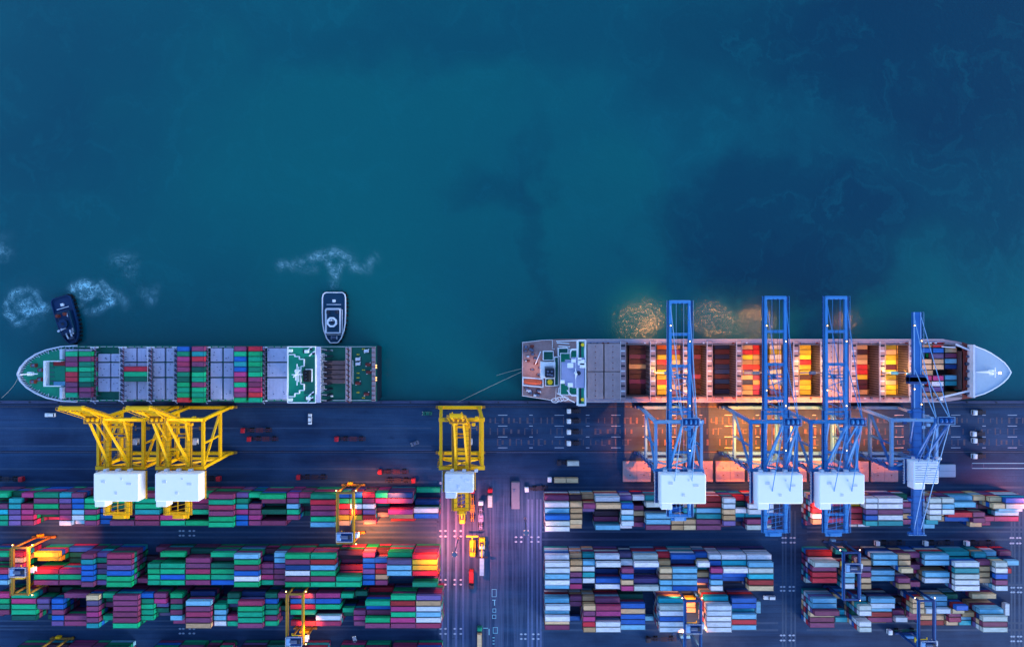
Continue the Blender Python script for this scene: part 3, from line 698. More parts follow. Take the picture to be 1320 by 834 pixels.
    for a in (121.5, 157.8, 194, 228.2-1.0, 266, 339.5):
        b = MB(); zt = 12.8 if a not in (227.2,) else 11.2; x = X(a, zt)
        b.box(x-.9,x+.9,-38.4,-11.6,zt-.25,zt,'steel'); 
        for k in range(12):
            yy = -11.8-k*2.4; b.box(x-.8,x-.4,yy-.15,yy+.15,zd,zt-.25,'steel'); b.box(x+.4,x+.8,yy-.15,yy+.15,zd,zt-.25,'steel')
            b.beam((x-.7,yy-.2,zt+.05),(x+.7,yy-1.4,zt+.05),.35,.3,'hatch_grey')
            b.box(x-.75,x+.75,yy-2.0,yy-1.6,zt,zt+.9,'dark_metal')
        b.rail([(x-.9,-38.4,zt),(x-.9,-11.6,zt)],1.1,'white_weathered'); b.rail([(x+.9,-38.4,zt),(x+.9,-11.6,zt)],1.1,'rust_red')
        b.box(x-2,x+2,-12.1,-11.5,zt-.3,zt+.1,'white_weathered'); b.box(x-2,x+2,-38.5,-37.9,zt-.3,zt+.1,'white_weathered')
        O('lashing_bridge', b)
    # superstructure
    zs = 25.0; x0, x1 = X(370.5,zs), X(407,zs)
    ya, yb = Y(519.5,zs), Y(446.5,zs)
    b = MB()
    b.bbox(x0+1.5,x1,ya+4,yb-4,zd,zs-.4,'white_paint',.2)
    b.box(x0,x1,ya,yb,zs-.4,zs,'white_paint')
    sp = O('superstructure', b)
    def S_(n,b): b.v=[(x-ox,y-oy,z) for x,y,z in b.v]; return obj(n,b,sp)
    b = MB(); b.box(x0+.35,x1-.35,ya+.4,yb-.4,zs+.002,zs+.06,'deck_green')
    b.box(X(374,zs),X(388,zs),Y(507,zs),Y(459,zs),zs+.06,zs+.12,'deck_green'); b.box(X(392,zs),x1-.35,Y(508,zs),Y(460,zs),zs+.06,zs+.1,'deck_green_dark'); S_('bridge_deck', b)
    b = MB(); t_ = .35
    for (a1,b1,a2,b2) in ((371,447,371,519),(371,447,407,447),(371,519,407,519),(371,457,380,457),(380,457,380,459.5),(380,459.5,386,459.5),(386,459.5,386,463),(386,463,392,463),(392,463,392,472),(392,472,388,472),(388,472,388,495),(388,495,392,495),(392,495,392,503),(392,503,386,503),(386,503,386,507),(386,507,380,507),(380,507,380,511),(380,511,371,511),(394,476,402,476),(402,476,402,492)):
        pa, pb = (X(a1,zs+.8),Y(b1,zs+.8),zs+.7), (X(a2,zs+.8),Y(b2,zs+.8),zs+.7); b.beam(pa,pb,t_,1.2,'white_paint')
    S_('bulwark', b)
    for (bx,by) in ((375,452),(375,515),(396,453),(398,513)): b = MB(); x,y=X(bx,zs),Y(by,zs); b.bbox(x-1,x+1,y-.7,y+.7,zs+.06,zs+1.2,'white_paint',.1); b.box(x-1.7,x-1.1,y-.9,y+.9,zs+.06,zs+.5,'dark_metal'); S_('deck_locker', b)
    for (bx,by) in ((400,450),(403,456),(402,508),(401,515)): b = MB(); x,y=X(bx,zs),Y(by,zs); b.beam((x-1.5,y-1,zs+.4),(x+1,y+1.2,zs+.4),.5,.6,'white_paint'); b.box(x,x+1.2,y-.5,y+.5,zs+.06,zs+.8,'dark_metal'); S_('davit', b)
    b = MB(); fx0,fx1,fy0,fy1 = X(391,28),X(400,28),Y(492,28),Y(477,28); b.bbox(fx0,fx1,fy0,fy1,zs,zs+4,'black_rubber',.3)
    for k in range(3): b.cyl((fx0+1.5,fy0+1.3+k*1.5,zs+3.5),(fx0+1.5,fy0+1.3+k*1.5,zs+5),.4,'dark_metal'); 
    S_('funnel', b)
    b = MB(); mx,my=X(382.5,31),Y(483,31); b.cyl((mx,my,zs),(mx,my,zs+9),.4,'white_paint'); 
    for zz,l in ((zs+3,3.6),(zs+5.5,5.0),(zs+7.5,2.6)): b.beam((mx,my-l,zz),(mx,my+l,zz),.35,.35,'white_paint'); b.beam((mx-l*.5,my,zz),(mx+l*.5,my,zz),.35,.35,'white_paint')
    b.beam((mx-1.6,my-1.2,zs+6),(mx+1.6,my+2.2,zs+6),.5,.4,'white_paint'); b.cyl((mx-.5,my+1.6,zs+4),(mx-.5,my+1.6,zs+5.2),.9,'white_paint',12); S_('radar_mast', b)
    # white gantry strip with stanchions aft of the house
    b = MB(); gx0,gx1 = X(407.3,24),X(412.8,24); b.box(gx0,gx1,Y(519,24),Y(447,24),22.6,23.8,'hatch_grey'); 
    for k in range(10):
        yy = Y(449.5+k*7.3,22); b.beam((gx1,yy,23),(gx1+1.9,yy-.6,20),.4,.4,'steel'); b.box(gx1,gx1+2.4,yy-1.5,yy-1.1,zd,19,'dark_metal')
    O('stack_gantry', b)
    b = MB(); b.box(X(413,12),X(447,12),-38.2,-11.5,zd+.02,zd+.3,'deck_green_dark')
    for yy in (452,511): b.bbox(X(426,12)-.6,X(426,12)+.6,Y(yy,12)-.4,Y(yy,12)+.4,zd+.3,zd+1,'white_paint',.1)
    O('aft_deck', b)
    for k in range(5):
        b = MB(); ya_ = Y(465+k*6,12); b.bbox(X(417,12),X(444,12),ya_-2.1,ya_-.1,zd+.3,zd+2.2,'deck_brown',.15); O('hatch_cover', b)
    b = MB(); 
    for gx in (446.5, 451): b.box(X(gx,15)-.5,X(gx,15)+.5,-38.3,-11.7,14,14.8,'coaming')
    for k in range(11):
        yy=-12.2-k*2.55; b.beam((X(446.5,15),yy,14.9),(X(451,15),yy-1.2,14.9),.4,.4,'rust_red'); b.box(X(446.5,15)-.3,X(446.5,15)+.3,yy-.2,yy+.2,zd,14,'steel')
    O('lashing_bridge', b)
    b = MB(); b.box(X(453,12),X(478,12),-38.4,-11.5,zd+.02,zd+.5,'deck_green_dark')
    b.rail([(X(453,12),Y(465,12),zd+.5),(X(454,12),Y(465,12),zd+.5),(X(454,12),Y(495,12),zd+.5)],1.2,'white_paint',.15); O('poop_deck', b)
    for (wx,wy) in ((461,463),(461,469),(461,494),(472,452.5),(472,508),(474,470),(475,480)):
        b = MB(); x,y=X(wx,11),Y(wy,11); b.cyl((x-1.1,y,zd+1.4),(x+1.1,y,zd+1.4),.75,'white_weathered' if wy%2 else 'rust_red',10); b.box(x-1.5,x+1.5,y-.9,y+.9,zd+.5,zd+.8,'dark_metal'); b.beam((x-1.2,y-1,zd+.9),(x+1.2,y+1,zd+.9),.4,.4,'white_paint'); O('winch', b)
    b = MB()
    for (bx,by) in ((461,457),(461,481),(461,487),(461,506),(468,477),(468,450),(468,513)): x,y=X(bx,11),Y(by,11); b.cyl((x-.4,y,zd+.5),(x-.4,y,zd+1.5),.25,'safety_yellow'); b.cyl((x+.4,y,zd+.5),(x+.4,y,zd+1.5),.25,'safety_yellow')
    O('bollard', b)
    b = MB(); b.box(X(479,13),X(483.5,13),-38.5,-11.4,11.8,12.6,'coaming')
    for k in range(12): yy=-12-k*2.35; b.box(X(479,13),X(483.5,13),yy-.12,yy+.12,12.6,13.4,'rust_red'); b.box(X(481,13)-.4,X(481,13)+.4,yy-.2,yy+.2,zd,11.8,'steel')
    for yy in (471,474,487,490): b.box(X(484.5,13)-.2,X(484.5,13)+.3,Y(yy,13)-.3,Y(yy,13)+.3,12.0,12.5,'lamp_small')
    O('stern_gantry', b)
    return t
make_ship_left()

def make_ship_right():
    zd = 12.0
    t = thing('container_ship', 'long container ship with open lit holds moored under the blue cranes, bow pointing right', 'ship', (X(988,zd), -23.3, 0))
    ox, oy = t.location.x, t.location.y
    def O(n, b, p=t): b.v = [(x-ox, y-oy, z) for x,y,z in b.v]; return obj(n, b, p)
    yN, yS = -7.7, -38.9
    outl = [(X(673,zd),Y(441,zd)),(X(673,zd),Y(510.5,zd)),(X(700,zd),Y(514.5,zd)),(X(722,zd),Y(517.8,zd)),(X(745,zd),yS),(X(1215,zd),yS),(X(1238,zd),Y(515,zd)),(X(1258,zd),Y(512,zd)),
            (X(1277,zd),Y(503,zd)),(X(1291,zd),Y(493,zd)),(X(1299,zd),Y(485.5,zd)),(X(1301,zd),Y(480,zd)),(X(1299,zd),Y(473.5,zd)),(X(1291,zd),Y(465,zd)),(X(1277,zd),Y(455.5,zd)),(X(1258,zd),Y(447,zd)),
            (X(1238,zd),Y(441,zd)),(X(1215,zd),yN),(X(720,zd),yN)]
    low = [(x-(5 if x>230 else 0), (y+23.3)*.94-23.3) for x,y in outl]
    hx0, hx1 = X(756,zd), X(1240,zd)
    b = MB(); b.prism(outl, -6, zd, 'hull_black', top=False, bottom=False, flare=low)
    # deck made of pieces around the holds
    stern = [p for p in outl if p[0] < hx0]
    b.add([(x,y,zd) for x,y in (outl[0],outl[1],outl[2],outl[3],outl[4],(hx0,yS),(hx0,yN),outl[18])], [(0,1,2,3,4,5,6,7)], 'deck_pink')
    b.box(hx0, X(1215,zd), yN-2.6, yN, zd-.6, zd, 'coaming'); b.box(hx0, X(1215,zd), yS, yS+2.6, zd-.6, zd, 'coaming')
    b.add([(x,y,zd) for x,y in ((hx1,Y(441,zd)),(hx1,Y(515,zd)),outl[7],outl[8],outl[9],outl[10],outl[11],outl[12],outl[13],outl[14],outl[15])][::1], [tuple(range(11))], 'rust_red')
    b.add([(x,y,zd) for x,y in ((X(1215,zd),yS),(X(1238,zd),Y(515,zd)),(hx1,Y(514,zd)),(hx1,Y(508,zd)),(X(1215,zd),yS+2.6))], [(0,1,2,3,4)], 'coaming')
    b.add([(x,y,zd) for x,y in ((X(1215,zd),yN),(X(1215,zd),yN-2.6),(hx1,Y(448,zd)),(hx1,Y(441.5,zd)),(X(1238,zd),Y(441,zd)))], [(0,1,2,3,4)], 'coaming')
    O('hull', b)
    b = MB(); b.box(hx0,hx1,yS+2.6,yN-2.6,-.5,0.2,'hold_steel'); b.box(hx0,hx1,yN-3.0,yN-2.6,0.2,zd+1.2,'hold_steel'); b.box(hx0,hx1,yS+2.6,yS+3.0,.2,zd+1.2,'hold_steel')
    b.box(hx0-.5,hx0,yS+2.6,yN-2.6,0,zd,'hold_steel'); b.box(hx1,hx1+.5,yS+6,yN-6,0,zd,'hold_steel'); O('hold', b)
    # side passage details
    b = MB()
    for yy, s in ((yN-.25,1),(yS+.25,-1)):
        b.rail([(hx0,yy,zd),(X(1215,zd),yy,zd)],1.2,'white_weathered',.16,3.0)
        b.beam((hx0,yy-s*1.1,zd+.25),(X(1215,zd),yy-s*1.1,zd+.25),.3,.3,'hatch_grey')
        for k in range(60):
            xx = hx0+2+k*2.95+random.uniform(-.5,.5)
            if random.random()<.7: b.box(xx-.4,xx+.4,yy-s*1.7-.3,yy-s*1.7+.3,zd,zd+random.uniform(.4,1.2),random.choice(['white_weathered','rust_red','steel','coaming']))
    O('side_deck_rail', b)
    # transverse bulkheads with cell guides and lashing platforms
    for a in (803, 841.5, 884, 914.5, 952.5, 986.5, 1026, 1061, 1100, 1137, 1175):
        w = 2.6 if a not in (986.5,) else 1.2
        b = MB(); x = X(a, zd+1); b.box(x-w/2,x+w/2,yS+3.0,yN-3.0,.2,zd+.4,'hold_steel')
        b.box(x-w/2,x+w/2,yS+1.0,yN-1.0,zd+.42,zd+.8,'coaming')
        for k in range(21):
            yy = yN-3.4-k*1.235
            b.box(x-w/2-.28,x-w/2,yy-.1,yy+.1,.2,zd+1.2,'guide_steel'); b.box(x+w/2,x+w/2+.28,yy-.1,yy+.1,.2,zd+1.2,'guide_steel')
            if k%2==0: b.box(x-w/2+.3,x+w/2-.3,yy-.35,yy+.35,zd+.8,zd+1.5,'white_weathered' if k%4 else 'dark_metal')
        b.rail([(x-w/2,yS+1,zd+.8),(x-w/2,yN-1,zd+.8)],1.1,'white_weathered',.12); b.rail([(x+w/2,yS+1,zd+.8),(x+w/2,yN-1,zd+.8)],1.1,'coaming',.12)
        O('bulkhead', b)
    # stepped guide ladders on hold walls seen as pale bars
    b = MB()
    for (a, c) in ((914.5,948),(884,911),(992,1022),(1061,1061),(1110,1133),(1143,1172),(810,838)):
        x = X(c, 6)
        for k in range(12): yy=yN-3.3-k*2.25; b.box(x-1.6,x+.2,yy-.55,yy+.1,2+ (k%3)*.6,zd-.6,'guide_steel')
    O('cell_guide', b)
    # closed hatch covers
    for (a,c,m) in ((757,778,'hatch_pink'),(779,801,'hatch_pink'),(1063,1080,'hatch_pink'),(1081,1098,'hatch_pink')):
        for (p,q) in ((443,478.5),(479.2,514)):
            b = MB(); x0,x1,y0,y1=X(a,13.3),X(c,13.3),Y(q,13.3),Y(p,13.3); b.bbox(x0+.1,x1-.1,y0,y1-.1,zd+.2,zd+1.4,m,.12)
            for i in range(1,4): xx=x0+(x1-x0)*i/4; b.box(xx-.05,xx+.05,y0+.4,y1-.4,zd+1.4,zd+1.46,m)
            for i in range(5): yy=y0+(y1-y0)*(i+.5)/5; b.cyl(((x0+x1)/2,yy,zd+1.4),((x0+x1)/2,yy,zd+1.55),.25,'rust_red',8)
            O('hatch_cover', b)
    # bow whaleback
    zb = 16.0
    bow = [(1256,446),(1256,511),(1268,507.5),(1278,502.8),(1287,497.5),(1293,493),(1299,487),(1303,480),(1299,473),(1294,467),(1286,461),(1277,455),(1268,450.5)]
    bp = px_poly(bow, zb); lw = [(x, y) for x,y in bp]
    b = MB(); b.prism(bp, zd-1, zb, 'bow_blue', flare=[(X(a,zd)-.2, Y(c,zd)) for a,c in bow])
    for p,q in zip(bp[1:], bp[2:]+bp[:1]): b.beam((*p,zb+.2),(*q,zb+.2),.35,.5,'white_paint')
    for k in range(1,24): yy = bp[1][1]+(bp[0][1]-bp[1][1])*k/24; b.box(bp[0][0]+.2,bp[0][0]+1.2,yy-.12,yy+.12,zb,zb+.25,'hatch_grey')
    b.box(bp[0][0]-.8,bp[0][0]+.1,bp[1][1]-.6,bp[0][1]+.6,zd,zb+.5,'white_weathered')
    O('forecastle', b)
    b = MB(); mx,my=X(1281,18),Y(480,18); b.cyl((mx,my,zb),(mx,my,zb+6),.45,'white_paint',8,.2); b.beam((mx-1,my,zb+.7),(mx-7.5,my-.0,zb+.5),1.4,.6,'white_paint',w2=.25,h2=.3)
    b.beam((mx,my-2.4,zb+3),(mx,my+2.4,zb+3),.3,.3,'white_paint'); b.bbox(mx-1.2,mx+1.2,my-1.2,my+1.2,zb,zb+.8,'white_paint',.2); O('foremast', b)
    b = MB(); b.cyl((mx,my,zb+5.9),(mx,my,zb+6.6),.5,'lamp_warm',8); O('masthead_lamp', b)
    # clutter between bow and last bay
    for k in range(7):
        b = MB(); x=X(1249,13); yy=Y(450+k*9.5,13); b.box(x-1.6,x+1.6,yy-.8,yy+.8,zd,zd+.7,'rust_red' if k%2 else 'dark_metal'); b.cyl((x-1.1,yy,zd+1.2),(x+1.1,yy,zd+1.2),.6,'steel',10); O('winch', b)
    b = MB(); b.beam((X(1233,14),Y(444,14),zd+1.5),(X(1254,14),Y(453,14),zd+1.5),.8,.8,'white_weathered'); b.beam((X(1211,14),Y(513,14),zd+1.5),(X(1254,14),Y(503,14),zd+1.5),.8,.8,'white_weathered'); b.beam((X(1215,14),Y(447,14),zd+1.5),(X(1232,14),Y(448,14),zd+1.5),.5,.8,'white_weathered')
    b.bbox(X(1210,14),X(1216,14),Y(519,14)+1,Y(512,14),zd,zd+1.6,'dark_metal',.2); b.box(X(1212,14),X(1215,14),Y(516,14),Y(513,14),zd+1.6,zd+2.2,'white_paint')
    O('gangway', b)
    # superstructure
    z1 = 30.0
    b = MB()
    b.bbox(X(730,22),X(752,22),Y(492,22),Y(468,22),zd,26,'white_paint',.2)
    b.box(X(743.5,z1),X(755.5,z1),Y(522.8,z1),Y(438.5,z1),z1-1.6,z1-.8,'white_paint')
    sp = O('superstructure', b)
    def S_(n,b): b.v=[(x-ox,y-oy,z) for x,y,z in b.v]; return obj(n,b,sp)
    b = MB(); b.box(X(746,z1),X(753,z1),Y(520.5,z1),Y(440.5,z1),z1-.798,z1-.7,'deck_green'); b.box(X(747,z1),X(749.5,z1),Y(520,z1),Y(441,z1),z1-.7,z1-.62,'dark_metal')
    for yy in (444.5,515): b.cyl((X(751,z1),Y(yy,z1),z1-.7),(X(751,z1),Y(yy,z1),z1+.5),.8,'safety_yellow',10)
    for (a1,b1,a2,b2) in ((745,438.5,745,450),(745,450,737,450),(755,438.5,755,523),(745,522.5,745,510),(745,510,737,510),(745,438.5,755,438.5),(745,522.5,755,522.5),(737,510,731,503),(737,450,735,455)):
        b.beam((X(a1,z1),Y(b1,z1),z1-.2),(X(a2,z1),Y(b2,z1),z1-.2),.4,1.3,'white_paint')
    S_('bridge_wing', b)
    b = MB(); b.bbox(X(724,z1),X(753.5,z1),Y(494,z1),Y(467,z1),26,z1,'deck_lavender',.15); b.bbox(X(737,z1),X(753.5,z1),Y(500,z1),Y(461,z1),26,z1-.05,'deck_lavender',.15)
    b.box(X(729,z1),X(737,z1),Y(497,z1),Y(464,z1),26,z1-.1,'deck_lavender')
    for (gx,gy,w) in ((735,471,1.4),(739,465,1.0),(749,467,1.6),(751,471,1.4),(735,496,1.2),(725,492,1.0),(747,463,.9)): b.bbox(X(gx,z1)-w,X(gx,z1)+w,Y(gy,z1)-w*.8,Y(gy,z1)+w*.8,z1,z1+.7,'white_paint',.1)
    b.rail([(X(742,z1),Y(500,z1),z1),(X(742,z1),Y(461,z1),z1)],1.0,'white_paint',.12)
    S_('wheelhouse', b)
    b = MB(); mx,my=X(742,34),Y(481.5,34); b.cyl((mx,my,z1),(mx,my,z1+8),.5,'white_paint'); b.cyl((mx+1.7,my,z1),(mx+1.7,my,z1+1.6),1.0,'dark_metal',12); b.beam((mx,my-2.5,z1+4),(mx,my+2.5,z1+4),.35,.35,'white_paint'); b.beam((mx,my-1.4,z1+6.5),(mx,my+1.4,z1+6.5),.3,.3,'white_paint'); S_('radar_mast', b)
    for (a,c,p,q,z,m) in ((735,752,451,462,24,'deck_green'),(733,752,498,509,24,'deck_green'),(722,742,455,509,21,'deck_green'),(719.5,732.5,448.5,459.5,20,'deck_green_dark'),(720,731,500,507,18,'dark_metal'),(700,713.5,452.5,464.5,17,'deck_green_dark'),(714.5,720,460,497,17.5,'deck_green_dark'),(703,718,487.5,497.5,15,'deck_green_dark')):
        b = MB(); x0,x1,y0,y1=X(a,z),X(c,z),Y(q,z),Y(p,z); b.box(x0,x1,y0,y1,zd,z-.06,'white_weathered'); b.box(x0+.3,x1-.3,y0+.3,y1-.3,z-.06,z,m)
        w=.3
        for (xa,xb,yy0,yy1) in ((x0,x1,y0,y0+w),(x0,x1,y1-w,y1),(x0,x0+w,y0+w,y1-w),(x1-w,x1,y0+w,y1-w)): b.box(xa,xb,yy0,yy1,z-.058,z+.9,'white_paint')
        S_('deck_level', b)
    b = MB(); z=22; x0,x1,y0,y1=X(697,z),X(716,z),Y(487.5,z),Y(467,z); b.bbox(x0,x1,y0,y1,zd,z-1,'white_paint',.2); 
    b.box(x0,x1,y1-1.8,y1,z-1,z,'white_paint'); b.box(x0,x0+1.9,y0,y1-1.8,z-1,z,'white_paint')
    S_('engine_casing', b)
    b = MB(); fx,fy=X(709,26),Y(481,26); b.bbox(fx-2.2,fx+2.2,fy-2.2,fy+2.2,20,25.5,'dark_metal',.3)
    for (dx,dy) in ((-1,.8),(.8,.8),(0,-.7),(1,-1),(-1.1,-.6)): b.cyl((fx+dx,fy+dy,25),(fx+dx,fy+dy,27),.5,'steel',10)
    S_('funnel', b)
    b = MB(); b.cyl((X(709,16),Y(492.5,16),15),(X(709,16),Y(492.5,16),16.4),1.3,'safety_yellow',12); S_('ventilator', b)
    # stern deck clutter
    for k in range(34):
        pass
    rnd = random.Random(5)
    for k in range(30):
        b = MB(); x=X(rnd.uniform(677,697),13); y=Y(rnd.choice([rnd.uniform(444,462),rnd.uniform(462,484),rnd.uniform(500,510)]),13)
        b.cyl((x-.7,y,zd+.9),(x+.7,y,zd+.9),rnd.uniform(.35,.7),rnd.choice(['rust_red','steel','white_weathered']),8); b.box(x-1,x+1,y-.5,y+.5,zd,zd+.35,'rust_red'); O('mooring_gear', b)
    b = MB()
    for (pts) in (((673.5,441.5),(699,438.5),(712,438),(712,450),(715,450)),((673.5,510),(700,514),(716,517),(717,500))):
        b.rail([(X(a,13),Y(c,13),zd) for a,c in pts],1.1,'white_paint',.2,2)
    b.rail([(X(673.6,13),Y(441.5,13),zd),(X(673.6,13),Y(510,13),zd)],1.1,'white_weathered',.16)
    for (cx_,cy_) in ((716,516.5),(722,515),(728,514)): 
        for i in range(8):
            a0,a1=i*.8,(i+1)*.8; b.beam((X(cx_,14)+2*math.cos(a0),Y(cy_,14)+1.1*math.sin(a0),zd+.6),(X(cx_,14)+2*math.cos(a1),Y(cy_,14)+1.1*math.sin(a1),zd+.6),.35,.3,'white_paint')
    for (a1,b1,a2,b2) in ((717,440,744,439),(718,442,734,443),(720,446,735,447),(690,470,697,453),(718,507,741,519)): b.beam((X(a1,14),Y(b1,14),zd+1.2),(X(a2,14),Y(b2,14),zd+1.2),.45,.5,'white_paint')
    O('stern_rail', b)
    # lifeboat rests on its launching cradle: a thing of its own
    lb = thing('lifeboat', 'orange enclosed lifeboat on the white cradle at the stern of the right ship', 'lifeboat', (X(687,16),Y(492.5,16),13.2), R(-3))
    b = MB(); vs=[];fs=[];nr=9;ns=10
    for i in range(nr):
        u=i/(nr-1); xx=-4.6+9.2*u; r=1.45*math.sin(math.pi*min(1,max(0.06,u*.92+.05)))**.4
        for j in range(ns): a=2*math.pi*j/ns; vs.append((xx,math.cos(a)*r,1.3+math.sin(a)*r*.85))
    for i in range(nr-1):
        for j in range(ns): k=(j+1)%ns; fs.append((i*ns+j,i*ns+k,(i+1)*ns+k,(i+1)*ns+j))
    fs.append(tuple(range(ns-1,-1,-1))); fs.append(tuple((nr-1)*ns+j for j in range(ns)))
    b.add(vs,fs,'boat_orange'); obj('hull', b, lb, smooth=True)
    b = MB(); b.bbox(2.0,3.9,-.8,.8,1.9,3.1,'boat_orange',.25); b.box(2.2,3.7,-.82,.82,2.5,2.8,'glass'); obj('canopy', b, lb)
    b = MB(); z=15
    for (a1,b1,a2,b2) in ((674,486.5,700,488.5),(700,488.5,700,499),(700,499,674,496.5),(674,496.5,674,486.5)): b.beam((X(a1,z),Y(b1,z),z),(X(a2,z),Y(b2,z),z),.5,.6,'white_paint'); 
    for (a,c) in ((674,486.5),(700,488.5),(700,499),(674,496.5)): b.box(X(a,z)-.25,X(a,z)+.25,Y(c,z)-.25,Y(c,z)+.25,zd,z,'white_paint')
    b.box(X(675,z),X(699,z),Y(495.5,z),Y(488.5,z),zd,zd+.4,'hatch_pink'); b.beam((X(680,z),Y(492,z),12.9),(X(696,z),Y(493,z),12.9),1.2,.6,'white_paint')
    O('lifeboat_cradle', b)
    return t
make_ship_right()

# mooring ropes
for (a, za, c, zc, lab) in (((25,482),9.5,(2,513),.5,'thin mooring rope from the left ship bow down to the quay'),((673,479),12.5,(590,518.5),.5,'thin mooring rope from the right ship stern to the quay by the yellow crane'),
                            ((673,475),12.5,(640,484),-2.8,'slack rope end trailing in the water behind the right ship stern')):
    b = MB(); p0=Vector((X(a[0],za),Y(a[1],za),za)); p1=Vector((X(c[0],zc),Y(c[1],zc),zc)); prev=None
    for i in range(9):
        u=i/8; p=p0.lerp(p1,u); p.z -= 2.2*math.sin(math.pi*u)
        if prev is not None: b.cyl(prev,p,.10,'rope',6)
        prev=p
    base = p1; b.v=[(x-p1.x,y-p1.y,z-p1.z) for x,y,z in b.v]
    tag(obj('mooring_rope', b, loc=p1), lab, 'rope')

# ------------------------------------------------------------------ tugboats
def make_tug(px, py, rz, L, W, label, hullm, deckm, rimm, housem):
    t = thing('tugboat', label, 'tugboat', (X(px,0), Y(py,0), ZW), rz, 'tugboats beside the left ship')
    # bow towards -y, stern towards +y
    def outline(k, n=9):
        pts=[]
        hw=W/2*k; hl=L/2*k
        side=[(hw*.72,hl),(hw*.93,hl*.93),(hw,hl*.8),(hw,hl*.2),(hw*.97,-hl*.2),(hw*.86,-hl*.5),(hw*.62,-hl*.8),(hw*.32,-hl*.97)]
        return side+[(-x,y) for x,y in side[::-1]]
    o1=outline(1.0); 
    def cw(p): return p[::-1]
    b=MB(); b.prism(cw(o1),-1.0,2.4,hullm,topmat=deckm,flare=cw(outline(.86))); obj('hull',b,t)
    b=MB(); n=len(o1)
    for i in range(n): p,q=o1[i],o1[(i+1)%n]; b.beam((p[0]*.97,p[1]*.985,2.9),(q[0]*.97,q[1]*.985,2.9),.4,1.1,rimm)
    obj('bulwark',b,t)
    b=MB()
    for i in range(n):
        p,q=Vector(o1[i]),Vector(o1[(i+1)%n]); m=max(1,int((q-p).length/1.8))
        for k in range(m):
            c=p.lerp(q,(k+.5)/m); b.box(c.x*1.03-.55,c.x*1.03+.55,c.y*1.01-.5,c.y*1.01+.5,.4,1.7,'black_rubber')
    obj('tyre_fender',b,t)
    b=MB(); b.bbox(-W*.30,W*.30,-L*.30,L*.19,2.4,4.6,housem,.3)
    b.rail([(-W*.36,-L*.32,2.5),(W*.36,-L*.32,2.5),(W*.36,L*.16,2.5),(-W*.36,L*.16,2.5),(-W*.36,-L*.32,2.5)],1.1,rimm,.16,2)
    obj('deckhouse',b,t)
    b=MB(); b.box(-W*.26,W*.26,-L*.27,L*.15,4.6,4.66,deckm); b.rail([(-W*.29,-L*.29,4.6),(W*.29,-L*.29,4.6),(W*.29,L*.18,4.6),(-W*.29,L*.18,4.6),(-W*.29,-L*.29,4.6)],1.0,rimm,.2,2); obj('upper_deck',b,t)
    b=MB(); ring=[(math.cos(a)*W*.20,math.sin(a)*W*.20-L*.08) for a in [2*math.pi*k/8+math.pi/8 for k in range(8)]]
    b.prism(ring,4.66,6.9,housem); b.prism([(x*1.03,(y+L*.08)*1.03-L*.08) for x,y in ring],5.4,6.3,'glass',top=False,bottom=False); wh=obj('wheelhouse',b,t)
    b=MB(); b.prism([(x*1.12,(y+L*.08)*1.12-L*.08) for x,y in ring],6.9,7.1,rimm); b.prism([(x*.7,(y+L*.08)*.7-L*.08) for x,y in ring],7.1,7.3,deckm)
    b.cyl((0.3,-L*.08,7.3),(0.3,-L*.08,7.6),.8,'dark_metal',10); obj('roof',b,wh)
    b=MB(); b.cyl((0,-L*.05,7.2),(0,-L*.05,11),.22,rimm,6); b.beam((-1.5,-L*.05,9.2),(1.5,-L*.05,9.2),.22,.22,rimm); b.beam((-.9,-L*.05-.4,10.2),(.9,-L*.05+.4,10.2),.3,.2,rimm); obj('mast',b,t)
    for s in (-1,1):
        b=MB(); b.bbox(s*W*.18-.6,s*W*.18+.6,L*.08,L*.14,4.66,7.2,'dark_metal' if rimm=='white_paint' else 'rust_red',.15); obj('funnel',b,t)
    b=MB(); b.cyl((-1.2,-L*.38,3.2),(1.2,-L*.38,3.2),.8,'steel',12); b.box(-1.6,1.6,-L*.38-.8,-L*.38+.8,2.4,2.8,rimm); obj('winch',b,t)
    b=MB(); b.bbox(-.7,.7,L*.33-.7,L*.33+.7,2.4,3.6,'white_paint',.15); b.beam((-W*.3,L*.26,3.3),(W*.3,L*.26,3.3),.35,.35,'white_weathered'); obj('towing_hook',b,t)
    return t
make_tug(430.5, 410, 0, 26.5, 12.2, 'white rimmed tugboat pointing straight at the left ship', 'hull_blue', 'tug_deck', 'white_paint', 'white_weathered')
TUG2 = make_tug(86, 413, R(16), 25, 10.5, 'dark blue tilted tugboat beside the left ship bow between two foam swirls', 'tug_blue', 'tug_blue', 'tug_blue', 'tug_deck')
for (x,y,w,h,a) in ((-2.4,-4.2,4.6,1.1,12),(1.6,-7.2,.7,3.6,0),(-.6,-8.2,.6,3.0,8),(2.8,-6.5,.6,3.2,-6),(.6,-2.2,1.6,.6,0),(2.4,2.2,.7,2.0,10)):
    b = MB(); b.bbox(-w/2,w/2,-h/2,h/2,0,.5,'white_weathered',.1); o=obj('deck_gear', b, TUG2, (x,y,5.0)); o.rotation_euler=(0,0,R(a))

